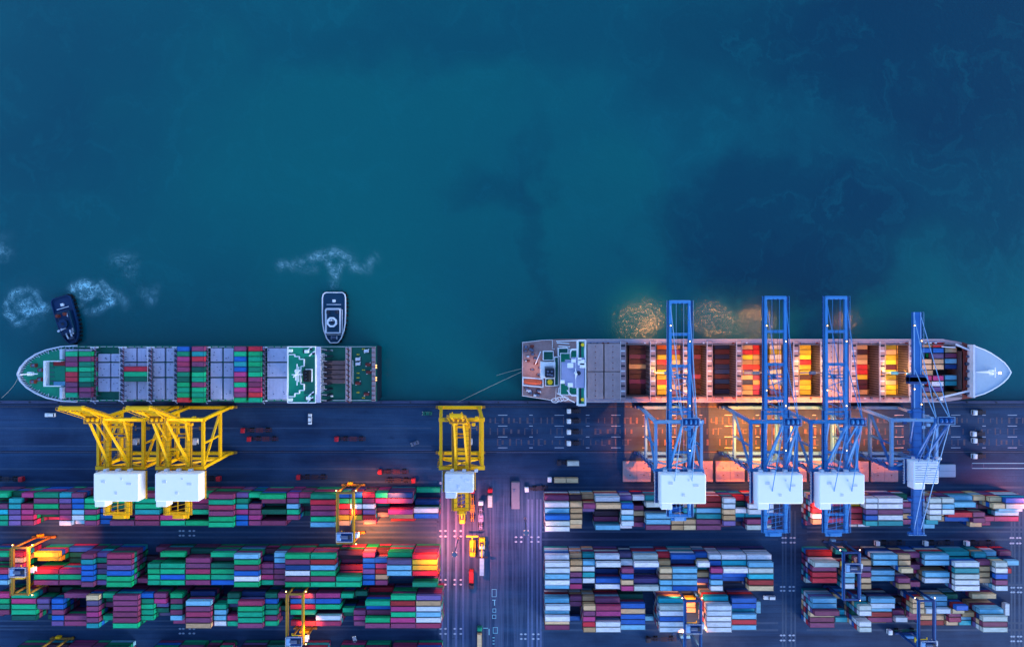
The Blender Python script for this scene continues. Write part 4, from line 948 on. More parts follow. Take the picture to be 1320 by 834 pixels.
# ------------------------------------------------------------------ ship to shore cranes
YS, YL = -42.6, -65.8
def sts(label, group, cx, T, m, ml, md, boom='down', tip=10.5, back=-89.0, house=(-9.8,10.2,-66.5,-79.5), hx=0.0, gx=4.3, hw=10.3, single=False, ys_top=-44.6, yl_top=-66.9, apexz=20, base_dx=0.0, notch='left', hm='white_paint', tipz=69, tipy=-33, boomw=4.3, ladder=True, narrow=False):
    t = thing('ship_to_shore_crane', label, 'crane', (cx, YS, 0), 0, group)
    def O(n, b, p=None): b.v=[(x, y-YS, z) for x,y,z in b.v]; return obj(n, b, p or t)
    xs = (-hw, hw)
    # bogies
    for s in (-1,1):
        for yy in (YS, YL):
            b=MB(); x=s*(hw-1.2)+base_dx
            b.bbox(x-4.2,x+4.2,yy-.7,yy+.7,1.2,2.2,md,.15)
            for k in range(8): xx=x-3.9+k*1.11; b.cyl((xx,yy-.35,.5),(xx,yy+.35,.5),.48,'dark_metal',10)
            b.box(x-4,x-.3,yy-.6,yy+.6,.7,1.2,m); b.box(x+.3,x+4,yy-.6,yy+.6,.7,1.2,m); O('bogie', b)
    for yy in (YS, YL):
        b=MB(); b.bbox(-hw-1.5+base_dx,hw+1.5+base_dx,yy-.8,yy+.8,2.2,4.2,m,.12); O('sill_beam', b)
    # legs (base and top corners)
    def bp(s, sea): return Vector((s*hw+base_dx, YS if sea else YL, 4.2))
    def tp(s, sea): return Vector((s*hw, ys_top if sea else yl_top, T))
    for s in (-1,1):
        for sea in (1,0):
            b=MB(); b.beam(bp(s,sea),tp(s,sea),1.6,1.3,ml if sea else m,up=(0,1,0),w2=1.25,h2=1.3); O('leg', b)
        b=MB(); a=bp(s,1).lerp(tp(s,1),.36); c=bp(s,0).lerp(tp(s,0),.36); b.beam(a,c,1.1,1.8,m)
        b.rail([(a.x+.6*s,a.y,a.z+1),(c.x+.6*s,c.y,c.z+1)],1.1,m,.12,2.5); O('portal_beam', b)
        b=MB(); b.beam(tp(s,1),tp(s,0),1.2,1.6,ml); O('top_side_beam', b)
        b=MB(); b.beam(a,tp(s,0)+Vector((0,1,-.6)),.9,.9,m); b.beam(c.lerp(a,.5)+Vector((0,0,.8)),tp(s,1).lerp(tp(s,0),.5)-Vector((0,0,.6)),.8,.8,m); O('brace', b)
    for sea in (1,0):
        b=MB(); p,q=tp(-1,sea),tp(1,sea); b.beam(p-Vector((1,0,0)),q+Vector((1,0,0)),1.7,2.0,ml if sea else m)
        b.rail([(p.x,p.y+1.1,T+1),(q.x,q.y+1.1,T+1)],1.1,md,.1); O('portal_crossbeam', b)
        b=MB(); zz=15
        p=bp(-1,sea).lerp(tp(-1,sea),.36); q=bp(1,sea).lerp(tp(1,sea),.36)
        if not sea: b.beam(p,q,1.2,1.5,m); O('lower_crossbeam', b)
    b=MB(); n=Vector((0,0,1.2))
    b.beam(bp(-1,0).lerp(tp(-1,0),.4),tp(1,0)-n*.5,.8,.8,m); b.beam(bp(1,0).lerp(tp(1,0),.4),tp(-1,0)-n*.5,.8,.8,m); O('cross_brace', b)
    # girders over the portal and backreach
    zg = T+2.0
    gxs = (-gx, gx) if not single else (0,)
    gw = 1.35 if not single else 3.7
    seaend = YS+3.5 if boom=='down' else ys_top-1.6
    for g in gxs:
        b=MB(); b.box(g-gw/2,g+gw/2,back,seaend,zg-1.2,zg+.9,m)
        for k in range(18):
            yy=back+(seaend-back)*(k+.5)/18; b.box(g-gw/2-.06,g+gw/2+.06,yy-.08,yy+.08,zg-1.2,zg+.96,md)
        sd = 1 if g>=0 else -1
        wx = g+sd*(gw/2+.55); b.box(wx-.5,wx+.5,back,seaend,zg-.1,zg,md); b.rail([(wx+sd*.5,back,zg),(wx+sd*.5,seaend,zg)],1.1,ml,.12,2.2)
        b.rail([(g-gw/2,back,zg+.96),(g-gw/2,seaend,zg+.96)],.9,m,.1,2.8)
        O('main_girder', b)
    b=MB()
    for yy in (back+8, back+16, -70, -58, seaend-1.5):
        b1=MB(); b1.box(-gx-.6,gx+.6,yy-.5,yy+.5,zg-1.0,zg+.5,m); O('girder_tie', b1)
    b.box(-gx-.6,gx+.6,back+.1,back+1.1,zg-1.0,zg+.5,m)
    for k in range(5): ya_=back+1+k*2.0; b.beam((-gx,ya_,zg-.9),(gx,ya_+2,zg-.9),.25,.25,m); 
    b.rail([(-gx-1,back,zg),(gx+1,back,zg)],1.2,ml,.14,1.4)
    b.rail([(0,back,zg),(0,back+9,zg)],1.0,ml,.12,1.6)
    O('end_frame', b)
    if ladder:
        b=MB(); yy=back-1.2; b.box(-gx*.8,gx*.8,yy-1.2,yy+1.0,zg-2.4,zg-1.6,m); b.cyl((-2,yy,zg-1),(2,yy,zg-1),.8,md,10); b.bbox(-gx*.5,gx*.5,yy-.9,yy+.7,zg-1.6,zg-.2,ml,.15); O('cable_reel', b)
    # A-frame
    ap = [Vector((s*(3.0 if not narrow else 2.0), YS+1.0, T+apexz)) for s in (-1,1)]
    b=MB()
    for i,s in enumerate((-1,1)):
        if narrow: b.beam(Vector((s*gx,ys_top,T+1)),ap[i],.9,.9,ml)
        else: b.beam(tp(s,1),ap[i],1.3,1.2,ml,w2=.9,h2=.9)
        b.beam(Vector((s*gx if not single else s*2,yl_top+2,T+2)),ap[i],.8,.8,m)
        md_=tp(s,1).lerp(ap[i],.5)
        if not narrow: b.beam(md_,Vector((s*gx,-55,T+2)),.6,.6,m)
    b.beam(ap[0]-Vector((1,0,0)),ap[1]+Vector((1,0,0)),1.3,1.3,m); (None if narrow else b.beam(tp(-1,1).lerp(ap[0],.5),tp(1,1).lerp(ap[1],.5),.9,.9,m))
    b.bbox(-3.6,3.6,YS-.6,YS+2.6,T+apexz+.6,T+apexz+.9,md,.1)
    for k in (-2,0,2): b.cyl((k-.3,YS+1,T+apexz+1.6),(k+.3,YS+1,T+apexz+1.6),.9,m,12)
    b.rail([(-3.6,YS-.6,T+apexz+.9),(3.6,YS-.6,T+apexz+.9),(3.6,YS+2.6,T+apexz+.9),(-3.6,YS+2.6,T+apexz+.9),(-3.6,YS-.6,T+apexz+.9)],1.1,ml,.12,1.4)
    for (kx,ky,kz) in ((-5,-1,-.5),(5.5,-2,0),(7,1,.2),(-7,.5,.2),(3,-3,.2)): b.bbox(kx-.8,kx+.8,ys_top+ky-.7,ys_top+ky+.7,T+1+kz,T+2.4+kz,md if kx<0 else ml,.1)
    O('a_frame', b)
    # boom
    H0 = Vector((0,seaend+.3,zg)); 
    if boom=='down': H1 = Vector((0,tip,zg))
    else: H1 = Vector((0,tipy,tipz))
    D = (H1-H0); Ld = D.length; D.normalize(); upv = Vector((0,0,1)) if boom=='down' else Vector((0,-1,.2)).normalized()
    bx = (-boomw, boomw) if not single else (0,)
    bmo = None
    b=MB()
    for g in bx:
        off=Vector((g,0,0)); b.beam(H0+off,H1+off,gw if single else 1.25,2.1 if boom=='down' else 1.7,m,up=upv,w2=(gw if single else 1.1),h2=1.4)
        if single:
            off2=Vector((-gw/2+.35,0,0)); b.beam(H0+off2+upv*1.1,H1+off2+upv*.8,.5,.15,ml,up=upv); b.beam(H0-off2+upv*1.1,H1-off2+upv*.8,.35,.12,ml,up=upv)
        # walkway and rail beside
        sd = 1 if g>=0 else -1
        w0=H0+Vector((g+sd*(gw/2+.5),0,0)); w1=H1+Vector((g+sd*(gw/2+.5),0,0)); b.beam(w0,w1,.8,.12,md,up=upv)
        n=int(Ld/2.5)
        for k in range(n+1):
            p=w0.lerp(w1,k/n)+Vector((sd*.45,0,0)); b.beam(p,p+upv*1.1,.1,.1,ml)
        b.beam(w0+upv*1.1+Vector((sd*.45,0,0)),w1+upv*1.1+Vector((sd*.45,0,0)),.12,.12,ml,up=upv)
    bmo=O('boom', b)
    b=MB(); ties=(0.0,.10,.40,.69,.985) if boom=='down' else (0.02,.2,.4,.6,.8,.985)
    if not single:
        for u in ties:
            b1=MB(); p=H0.lerp(H1,u); b1.beam(p-Vector((boomw,0,0)),p+Vector((boomw,0,0)),1.3,1.1,m,up=upv)
            if boom=='down' and u>.05:
                b1.rail([(p.x-boomw,p.y+.6,p.z+.5),(p.x+boomw,p.y+.6,p.z+.5)],1.0,ml,.1,1.5)
            O('boom_tie', b1, bmo)
        for u,v in zip(ties[:-1],ties[1:]):
            if boom!='down':
                p,q=H0.lerp(H1,u),H0.lerp(H1,v); b.beam(p-Vector((boomw,0,0)),q+Vector((boomw,0,0)),.4,.4,m)
        p=H1; b.bbox(-boomw-.4,boomw+.4,p.y-1.2,p.y+.2,p.z-.4,p.z+.9,m,.15)
        for k in range(4): b.box(-boomw+1+k*2,-boomw+1.8+k*2,p.y-1.6,p.y-1.2,p.z-.2,p.z+.6,md)
    else:
        for u in (.28,.3,.32): p=H0.lerp(H1,u); b.bbox(-4.2,4.0,p.y-1.2,p.y+1.2,p.z-1,p.z+1.8,md,.2)
    O('boom_tip', b, bmo)
    if boom=='down' and not single:
        for dx in (-1.7,-.9,.9,1.7):
            b1=MB(); b1.beam((dx,back+4,zg+.9),(dx,H1.y-.6,zg+.75),.13,.13,'dark_metal' if abs(dx)<1 else ml); O('hoist_rope', b1)
        b1=MB()
        for k in range(6):
            u0,u1=k*.066,(k+1)*.066; p,q=H0.lerp(H1,u0),H0.lerp(H1,u1); sg=1 if k%2 else -1
            b1.beam(p+Vector((-boomw*sg,0,.2)),q+Vector((boomw*sg,0,.2)),.35,.35,m)
        O('boom_lattice', b1, bmo)
    # stays
    b=MB()
    for i,s in enumerate((-1,1)):
        sx=s*(boomw if not single else 1.6)
        if boom=='down':
            for u,r in ((.42,.22),(.95,.2)):
                q=H0.lerp(H1,u)+Vector((sx,0,1)); b.cyl(ap[i],q,r,ml,6)
        else:
            m1=ap[i]+Vector((0,4,8)); b.cyl(ap[i],m1,.22,m,6); b.cyl(m1,H0.lerp(H1,.75)+Vector((sx,0,0)),.22,m,6)
        if boom=='down': b.cyl(ap[i],Vector((sx,back+3,zg+1)),.2,ml,6)
        b.cyl(ap[i],Vector((s*gx,back+26,zg+1)),.2,m,6)
    O('stay', b)
    # machinery house
    x0,x1,y1,y0 = house; x0+=hx; x1+=hx
    b=MB(); b.bbox(x0,x1,y0,y1,zg+1.2,zg+7.0,hm,.35)
    if single:
        for k in range(9): yy=y0+.7+k*(y1-y0-1.2)/8.5; b.box(x0+.5,x1-.5,yy,yy+.18,zg+7.0,zg+7.1,'steel')
    hs=O('machinery_house', b)
    for (u,v,wv,hv) in ((.22,.7,.9,.6),(.5,.3,.6,.6),(.78,.62,1.1,.5),(.62,.8,.4,.4)):
        b=MB(); xx=x0+(x1-x0)*u; yy=y0+(y1-y0)*v; b.bbox(xx-wv,xx+wv,yy-hv,yy+hv,zg+7.0,zg+7.14,'white_weathered',.04); O('roof_vent', b, hs)
    b=MB(); sx0 = x0-.2 if notch=='left' else x1-4
    b.bbox(x0+.3, x0+5.2, y0-2.6, y0, zg+1.2, zg+6.6, hm, .2); O('annex', b, hs)
    b=MB(); wx=x0-1.1
    b.box(wx-.5,x0-.02,y0-1,y1,zg+.9,zg+1.1,md); b.rail([(wx-.5,y0-1,zg+1.1),(wx-.5,y1,zg+1.1)],1.2,'white_weathered' ,.16,1.2)
    b.rail([(x1+.6,y0,zg+1.1),(x1+.6,y1,zg+1.1)],1.2,ml,.14,1.6); b.box(x1+.02,x1+.7,y0,y1,zg+.9,zg+1.1,md)
    for k in range(7): yy=y0+(y1-y0)*(k+.5)/7; b.box(wx-.2,wx+.5,yy-.35,yy+.35,zg+1.1,zg+2.2,md)
    for k in range(3): xx=x0+3+k*5.5; b.bbox(xx-.8,xx+.8,y1,y1+1.1,zg+1.2,zg+3.5,'white_weathered',.15)
    b.rail([(x0,y1+1.4,zg+1.1),(x1,y1+1.4,zg+1.1)],1.1,ml,.12,1.6)
    O('walkway', b, hs)
    # trolley, cabin, spreader
    ty = -24 if boom=='down' else -52
    b=MB(); b.bbox(-gx-.5,gx+.5,ty-1.1,ty-.5,zg-2.2,zg-1.5,m,.1); b.bbox(-gx-.5,gx+.5,ty+.5,ty+1.1,zg-2.2,zg-1.5,m,.1); b.box(-1.2,1.2,ty-.5,ty+.5,zg-2.2,zg-1.6,'steel'); b.bbox(gx-.3,gx+2.2,ty-4.5,ty-1.8,zg-5.2,zg-2.6,'white_weathered',.2); b.box(gx-.32,gx+2.22,ty-4.6,ty-3.6,zg-4.4,zg-3.2,'glass'); tr=O('trolley', b)
    zs=17 if boom=='down' else 10
    b=MB(); b.box(-6,6,ty-.35,ty+.35,zs,zs+.6,'steel'); b.box(-6.1,-5.6,ty-1.2,ty+1.2,zs-.1,zs+.5,'crane_ochre'); b.box(5.6,6.1,ty-1.2,ty+1.2,zs-.1,zs+.5,'crane_ochre'); b.box(-1.5,1.5,ty-.8,ty+.8,zs+.6,zs+1.6,md)
    for sx in (-1.3,1.3):
        for sy in (-.6,.6): b.cyl((sx,ty+sy,zs+1.6),(sx,ty+sy,zg-2.6),.05,'dark_metal',4)
    O('spreader', b, tr)
    # stair tower on one leg, electrical boxes
    b=MB(); lx=-hw-1.6
    for k in range(9):
        z0=4+k*(T-5)/9; z1_=4+(k+1)*(T-5)/9; sgn=1 if k%2 else -1; b.beam((lx,YL-.7*sgn+.5,z0),(lx,YL+.7*sgn+.5,z1_),.7,.12,md); b.box(lx-.4,lx+.4,YL+1.5*sgn+.2,YL+1.5*sgn+.8,z1_-.1,z1_,md)
    O('stair', b)
    return t, dict(cx=cx, T=T, zg=zg)
YG='yellow ship to shore cranes with raised booms'; BG='blue ship to shore cranes over the right ship'
sts('leftmost yellow quay crane, boom raised, white machinery house', YG, -181.5, 33, 'crane_yellow','crane_yellow','crane_ochre', boom='up', back=-88.0, house=(-9.0,11.5,-67.6,-80.2), hx=1.6, tipy=-34.5, tipz=69, boomw=4.6, gx=4.6, hw=10.4)
sts('second yellow quay crane, boom raised, between the leftmost yellow crane and the small trucks', YG, -153.8, 33, 'crane_yellow','crane_yellow','crane_ochre', boom='up', back=-88.0, house=(-9.0,11.0,-67.6,-80.2), hx=1.6, tipy=-34.5, tipz=69, boomw=4.6, gx=4.6, hw=10.4)
sts('yellow quay crane standing alone mid-quay between the two ships', YG, -23.3, 33, 'crane_yellow','crane_yellow','crane_ochre', boom='up', back=-86.0, house=(-8.4,4.6,-67.8,-76.3), hx=1.3, tipy=-38, tipz=66, boomw=2.2, gx=2.6, hw=9.6, hm='white_weathered', base_dx=-3.0, narrow=True)
sts('leftmost blue quay crane, boom lowered over the right ship', BG, 75.6, 40, 'crane_blue','crane_blue_light','crane_blue_dark', tip=10.3, back=-87, hx=-.2)
sts('second blue quay crane from left, boom lowered, white house and longest backreach', BG, 118.7, 40, 'crane_blue','crane_blue','crane_blue_dark', tip=12.2, back=-94, hx=-.6, gx=4.6, boomw=4.4)
sts('third blue quay crane from left, boom lowered beside its twin', BG, 146.0, 40, 'crane_blue','crane_blue','crane_blue_dark', tip=12.2, back=-94, hx=-.6, gx=4.6, boomw=4.4)
sts('rightmost blue quay crane with a single box boom and small ribbed house', BG, 186.0, 34, 'crane_blue_mid','crane_blue_light','crane_blue_dark', tip=5.2, back=-97, house=(-7.2,4.0,-62.0,-72.0), hx=2.0, single=True, gx=3.0, hm='white_paint', notch='left', apexz=22, ladder=False)

# ------------------------------------------------------------------ yard gantry cranes
def rtg(label, cx, yn, ysouth, m, md, T=19.0, hw=3.6, ty=0.75, trolm='crane_blue_dark'):
    t = thing('yard_gantry_crane', label, 'crane', (cx, yn, 0), 0, 'rubber tyred gantry cranes over the container stacks')
    def O(n,b,p=None): b.v=[(x,y-yn,z) for x,y,z in b.v]; return obj(n,b,p or t)
    for yy in (yn, ysouth):
        b=MB(); b.bbox(-hw-2.4,hw+2.4,yy-.5,yy+.5,1.5,2.4,m,.1); O('sill_beam', b)
        for s in (-1,1):
            b=MB(); b.cyl((s*(hw+1.3),yy-.4,.8),(s*(hw+1.3),yy+.4,.8),.8,'black_rubber',14); b.box(s*(hw+1.3)-.5,s*(hw+1.3)+.5,yy-.45,yy+.45,.9,1.5,md); O('wheel', b)
            b=MB(); b.beam((s*hw,yy,2.4),(s*hw,yy,T-1),.8,.8,m,up=(0,1,0)); O('leg', b)
    for s in (-1,1):
        b=MB(); b.box(s*hw-.4,s*hw+.4,ysouth-.6,yn+.6,T-1.2,T,m); b.rail([(s*(hw+.5),ysouth,T),(s*(hw+.5),yn,T)],1.0,m,.1,2.4); b.box(s*(hw+.75)-.25,s*(hw+.75)+.25,ysouth,yn,T-.6,T-.5,md); O('girder', b)
    for yy in (yn, ysouth):
        b=MB(); b.box(-hw+.5,hw-.5,yy-.4,yy+.4,T-1.1,T-.1,m); O('end_tie', b)
    y=yn+(ysouth-yn)*ty
    b=MB(); b.bbox(-hw-.3,hw+.3,y-2.2,y+2.2,T,T+.9,trolm,.15); b.cyl((-1.6,y,T+1.5),(1.6,y,T+1.5),.8,'steel',12); b.bbox(-hw,-hw+1.8,y-1.6,y+1.6,T+.9,T+2.0,'crane_blue_light',.12); b.bbox(1.6,3.0,y-1,y+1,T+.9,T+1.9,'dark_metal',.12)
    b.rail([(-hw-.3,y-2.2,T+.9),(hw+.3,y-2.2,T+.9),(hw+.3,y+2.2,T+.9),(-hw-.3,y+2.2,T+.9),(-hw-.3,y-2.2,T+.9)],1.0,'white_weathered',.1,1.6); tr=O('trolley', b)
    b=MB(); b.bbox(hw+.6,hw+2.4,y-1.2,y+1.2,T-3.4,T-1.0,'white_weathered',.15); b.box(hw+.58,hw+2.42,y-1.22,y-.4,T-2.8,T-1.6,'glass'); O('cabin', b, tr)
    b=MB(); b.box(-3,3,y-.4,y+.4,13.9,14.4,'safety_yellow'); b.box(-3.1,-2.7,y-1.2,y+1.2,13.8,14.3,'safety_yellow'); b.box(2.7,3.1,y-1.2,y+1.2,13.8,14.3,'safety_yellow')
    for sx in (-1,1): b.cyl((sx,y,14.4),(sx,y,T),.05,'dark_metal',4)
    O('spreader', b, tr)
    b=MB(); b.bbox(-hw+1,hw-1,ysouth-1.8,ysouth-.5,1.6,4.0,md,.15); b.bbox(-hw+1,-hw+3.4,yn+.5,yn+1.7,1.6,3.6,md,.15); O('generator_box', b)
    for (lx,ly) in ((-hw-1.2,yn+.9),(hw+1.2,yn+.9),(hw+1.2,ysouth-.9)):
        b=MB(); b.bbox(lx-.45,lx+.45,ly-.35,ly+.35,T-2.2,T-1.7,md,.1); f=O('floodlight', b)
        b=MB(); b.box(lx-.22,lx+.22,ly-.18,ly+.18,T-1.698,T-1.66,'lamp_warm'); O('lamp', b, f)
    return t
RW=(1.0,.29,.09)
rtg('ochre yard gantry crane straddling the upper left yard block, lit orange', X(445,19), -82.3, -106.5, 'crane_ochre','crane_yellow', ty=.86)
rtg('ochre yard gantry crane at the left edge over the middle left yard block', X(25.5,19), -108.8, -131.3, 'crane_ochre','crane_yellow', ty=.5)
rtg('ochre yard gantry crane over the lower left yard block near the bottom edge', X(380,19), -131.4, -155.2, 'crane_ochre','crane_yellow', ty=.93)
rtg('ochre yard gantry crane cut by the bottom left edge of the picture', X(50,19), -160.5, -184, 'crane_ochre','crane_yellow', ty=.6)
rtg('blue yard gantry crane glowing orange over the lower central yard block', X(893.5,19), -134.6, -157.8, 'crane_blue_dark','crane_blue', ty=.55)
rtg('blue yard gantry crane over the middle right yard block', X(1098,19), -111.2, -133.9, 'crane_blue_dark','crane_blue', ty=.3)
rtg('blue yard gantry crane over the lower right yard block', X(1195,19), -134.6, -157.8, 'crane_blue_dark','crane_blue', ty=.9)

# ------------------------------------------------------------------ trucks and cars
def make_truck(name, label, px, py, rz, cab, ch, load=None, Lc=12.6, group='yard trucks on the quay', ribs=True):
    """front towards -x before rotation; origin at the middle"""
    t = thing(name, label, 'truck', (X(px), Y(py), 0), rz, group)
    b=MB(); x0=-Lc/2-3.0
    b.bbox(x0,x0+2.1,-1.2,1.2,.7,2.9,cab,.2); b.box(x0-.01,x0+.3,-1.0,1.0,1.8,2.5,'glass'); c=obj('cab',b,t)
    b=MB(); b.box(x0+.5,x0+1.7,-.9,.9,2.9,3.05,cab); b.box(x0+2.1,x0+2.5,-1.0,1.0,.8,2.4,'dark_metal'); obj('roof_panel',b,c)
    b=MB(); b.box(x0+2.1,-Lc/2+3,-.45,.45,.75,1.05,'dark_metal'); obj('tractor_frame',b,t)
    b=MB(); 
    for s in (-1,1): b.box(-Lc/2,Lc/2,s*.5-.14,s*.5+.14,1.1,1.4,ch)
    for k in range(9):
        x=-Lc/2+.2+k*(Lc-.4)/8; w=1.2 if k in (0,3,5,8) else .7; b.box(x-.16,x+.16,-w,w,1.41,1.52,ch if k%2 else 'chassis_dark')
    if ribs:
        for s in (-1,1): b.box(-1.6,1.6,s*1.0-.14,s*1.0+.14,1.2,1.45,ch)
        b.box(-1.1,1.1,-.5,.5,1.0,1.38,ch)
    obj('trailer',b,t)
    for x in (x0+1.0,-Lc/2+1.6,-Lc/2+2.8,Lc/2-3.0,Lc/2-1.8):
        for s in (-1,1): b=MB(); b.cyl((x,s*1.2,.5),(x,s*.75,.5),.5,'black_rubber',12); obj('wheel',b,t)
    return t
def on_load(px, py, dx, L, code, lab, rz=0):
    o = bpy.data.objects.new('container', cmesh(L, code, 1)); COL.objects.link(o)
    c, s = math.cos(rz), math.sin(rz); o.location=(X(px)+dx*c, Y(py)+dx*s, 1.53); o.rotation_euler=(0,0,rz); tag(o, lab, 'container', 'containers carried on trucks')
G1='red yard trucks with empty trailers'
make_truck('yard_truck','red-cab truck with empty trailer, upper of the pair right of the yellow cranes',336,554,0,'truck_red','chassis_red',group=G1)
make_truck('yard_truck','red-cab truck with empty trailer, lower of the pair right of the yellow cranes',344,565,0,'truck_red','chassis_red',group=G1)
make_truck('yard_truck','red-cab truck with empty trailer alone in the middle of the left quay',456,565,0,'truck_red','chassis_red',group=G1)
make_truck('yard_truck','red-cab truck with empty trailer beside the stacks, left of the lit gantry crane',407,614,0,'truck_red','chassis_dark',group=G1)
make_truck('yard_truck','red-cab truck facing left, upper of the pair near the yellow mid-quay crane',511.5,607,0,'truck_red','chassis_red',group=G1)
make_truck('yard_truck','red-cab truck facing right, lower of the pair near the yellow mid-quay crane',513,618,R(180),'truck_red','chassis_dark',group=G1)
make_truck('yard_truck','red-cab truck facing right at the left edge above the stacks',10,616.5,R(180),'truck_red','chassis_dark',group=G1)
make_truck('yard_truck','red-cab truck just right of the second white machinery house',263,616,R(180),'truck_red','chassis_dark',group=G1)
make_truck('yard_truck','white-cab truck carrying two tan containers on the quay',729,617,0,'truck_white','chassis_dark')
on_load(729,617,-3.05,6.06,'T','tan container on the truck trailer, nearer the white cab'); on_load(729,617,3.15,6.06,'T','tan container on the truck trailer, farther from the white cab')
make_truck('yard_truck','white-cab truck with dark trailer left of the tan-loaded truck',695,628.5,R(4),'truck_white','chassis_dark',Lc=9)
make_truck('yard_truck','short white-loaded truck just above the tan-loaded truck',734,595.5,0,'chassis_dark','chassis_dark',Lc=7); on_load(734,595.5,1.6,6.06,'W','white container on the short dark truck above the tan-loaded truck')
# trucks queueing in the lanes
for (py, lab) in ((529,'top lane nearest the ship'),(542,'first marked lane'),(556,'second marked lane'),(570.5,'third marked lane')):
    make_truck('yard_truck','small white-cab truck waiting in the %s under the right ship stern' % lab, 743,py,0,'truck_white','chassis_dark',Lc=4.2,group='white-cab trucks waiting in the quay lanes',ribs=False)
for (py, px, lab) in ((531,1263,'top lane'),(558.5,1262,'middle lane'),(567,1263,'second lowest spot'),(587,1263,'lowest spot, by the crane rail')):
    make_truck('yard_truck','small white-cab truck at the far right end, %s' % lab, px,py,0,'truck_white','chassis_dark',Lc=4.2,group='white-cab trucks at the right end of the quay',ribs=False)
for (px, lab) in ((1149,'left'),(1211,'middle'),(1264,'right')):
    make_truck('yard_truck','white-cab truck in the lane above the middle right yard block, %s of three' % lab, px,698.5,0,'truck_white','chassis_dark',group='white-cab trucks in the right yard lane')
make_truck('yard_truck','dark truck parked below the lower right yard block',1165,812,0,'truck_white','deck_green_dark')
make_truck('yard_truck','truck with small white cab left of the blue gantry below the lower central yard block',855,822,0,'chassis_dark','chassis_dark')
# vehicles on the central road
make_truck('yard_truck','red-cab truck heading up the central road behind the mid-quay crane',609,654,R(-90),'truck_red','chassis_yellow',Lc=14)
make_truck('yard_truck','white-cab truck on the central road between two darker trucks',620,667,R(-90),'truck_white','deck_lavender',Lc=12)
make_truck('yard_truck','pink-cab truck highest on the central road right of the machinery house',632,642,R(-90),'truck_red','white_weathered',Lc=5)
on_load(632,645,-0.5,6.06,'W','small white container on the pink-cab truck highest on the central road',R(-90))
make_truck('yard_truck','truck with light blue tank load lower on the central road',621.5,723,R(-90),'truck_white','deck_lavender',Lc=12.2)
on_load(621.5,723,0,12.19,'L','long light blue container on the truck lower on the central road',R(-90))
make_truck('yard_truck','truck carrying a red container at the lower left of the central road cluster',608,740,R(90),'chassis_dark','chassis_red',Lc=7)
on_load(608,740,0,6.06,'R','red container at the lower left of the central road cluster',R(90))
make_truck('yard_truck','truck with a pale pink container at the bottom of the central road',618.5,828,R(-90),'deck_green','chassis_dark',Lc=12.2)
on_load(618.5,828,0,12.19,'T','pale pinkish tan long container at the bottom of the central road',R(-90))
def stacker(label, px, py, rz, L=8):
    t = thing('reach_stacker', label, 'reach stacker', (X(px),Y(py),0), rz, 'yellow handling machines on the central road')
    b=MB(); b.bbox(-1.5,1.5,-L/2,L/2,.8,2.0,'safety_yellow',.25); b.bbox(-1.3,1.3,-L/2,-L/2+2.2,2.0,2.9,'safety_yellow',.2); obj('body',b,t)
    b=MB(); b.bbox(-.9,.9,-1.2,.6,2.0,3.7,'glass',.2); b.box(-.95,.95,-1.25,.65,3.7,3.85,'dark_metal'); obj('cab',b,t)
    b=MB(); b.beam((.0,-L/2+.6,3.0),(0,L/2+3,5.2),.6,.7,'safety_yellow',w2=.45,h2=.5); obj('boom',b,t)
    b=MB(); b.box(-3,3,L/2+2.6,L/2+3.4,4.4,4.9,'safety_yellow' if L>7 else 'dark_metal'); obj('spreader',b,t)
    for s in (-1,1):
        for yy in (-L/2+1.4,L/2-1.4): b=MB(); b.cyl((s*1.2,yy,.8),(s*1.9,yy,.8),.8,'black_rubber',14); obj('wheel',b,t)
    return t
stacker('yellow reach stacker on the central road, left of the slimmer one',609.5,705,0)
stacker('slim yellow reach stacker on the central road, right of the wider one',621.5,699,R(180),6)
stacker('yellow reach stacker directly below the mid-quay crane backreach',596,664,0,7)
def make_car(name, label, px, py, rz, m, L=4.6, van=False):
    t = thing(name, label, 'van' if van else 'car', (X(px),Y(py),0), rz)
    b=MB(); b.bbox(-L/2,L/2,-.95,.95,.35,1.0 if not van else 1.3,m,.22); obj('body',b,t)
    b=MB(); b.bbox(-L*.22 if not van else -L*.1,L*.30 if not van else L*.45,-.82,.82,.99 if not van else 1.28,1.5 if not van else 2.0,'glass',.2); c=obj('window',b,t)
    b=MB(); b.bbox(-L*.14 if not van else -L*.05,L*.22 if not van else L*.43,-.72,.72,1.49 if not van else 1.99,1.56 if not van else 2.06,m,.03); obj('roof',b,c)
    for x in (-L*.31,L*.31):
        for s in (-1,1): b=MB(); b.cyl((x,s*.7,.34),(x,s*.98,.34),.34,'black_rubber',12); obj('wheel',b,t)
    for s in (-.6,.6): b=MB(); b.box(-L/2-.02,-L/2+.05,s-.2,s+.2,.6,.8,'lamp_cool'); obj('headlight',b,t)
make_car('pickup_truck','white pickup truck on the quay below the left ship superstructure',400,540,R(-90),'truck_white',5.4)
make_car('parked_van','white van on the quay left of the leftmost yellow crane',66,534.5,0,'truck_white',5.2,True)
make_car('parked_car','dark teal car on the quay left of the mid-quay crane',551,532.5,0,'deck_green_dark',4.8)
make_car('parked_car','small grey car on the quay left of the mid-quay crane, lower than the teal one',535,571,R(20),'steel',4.0)
make_car('parked_van','white van beyond the right end of the middle central yard block',991,769,0,'truck_white',6.0,True)
make_car('parked_van','small white van in the lane below the lower left yard block',458,825,R(-80),'truck_white',4.6,True)

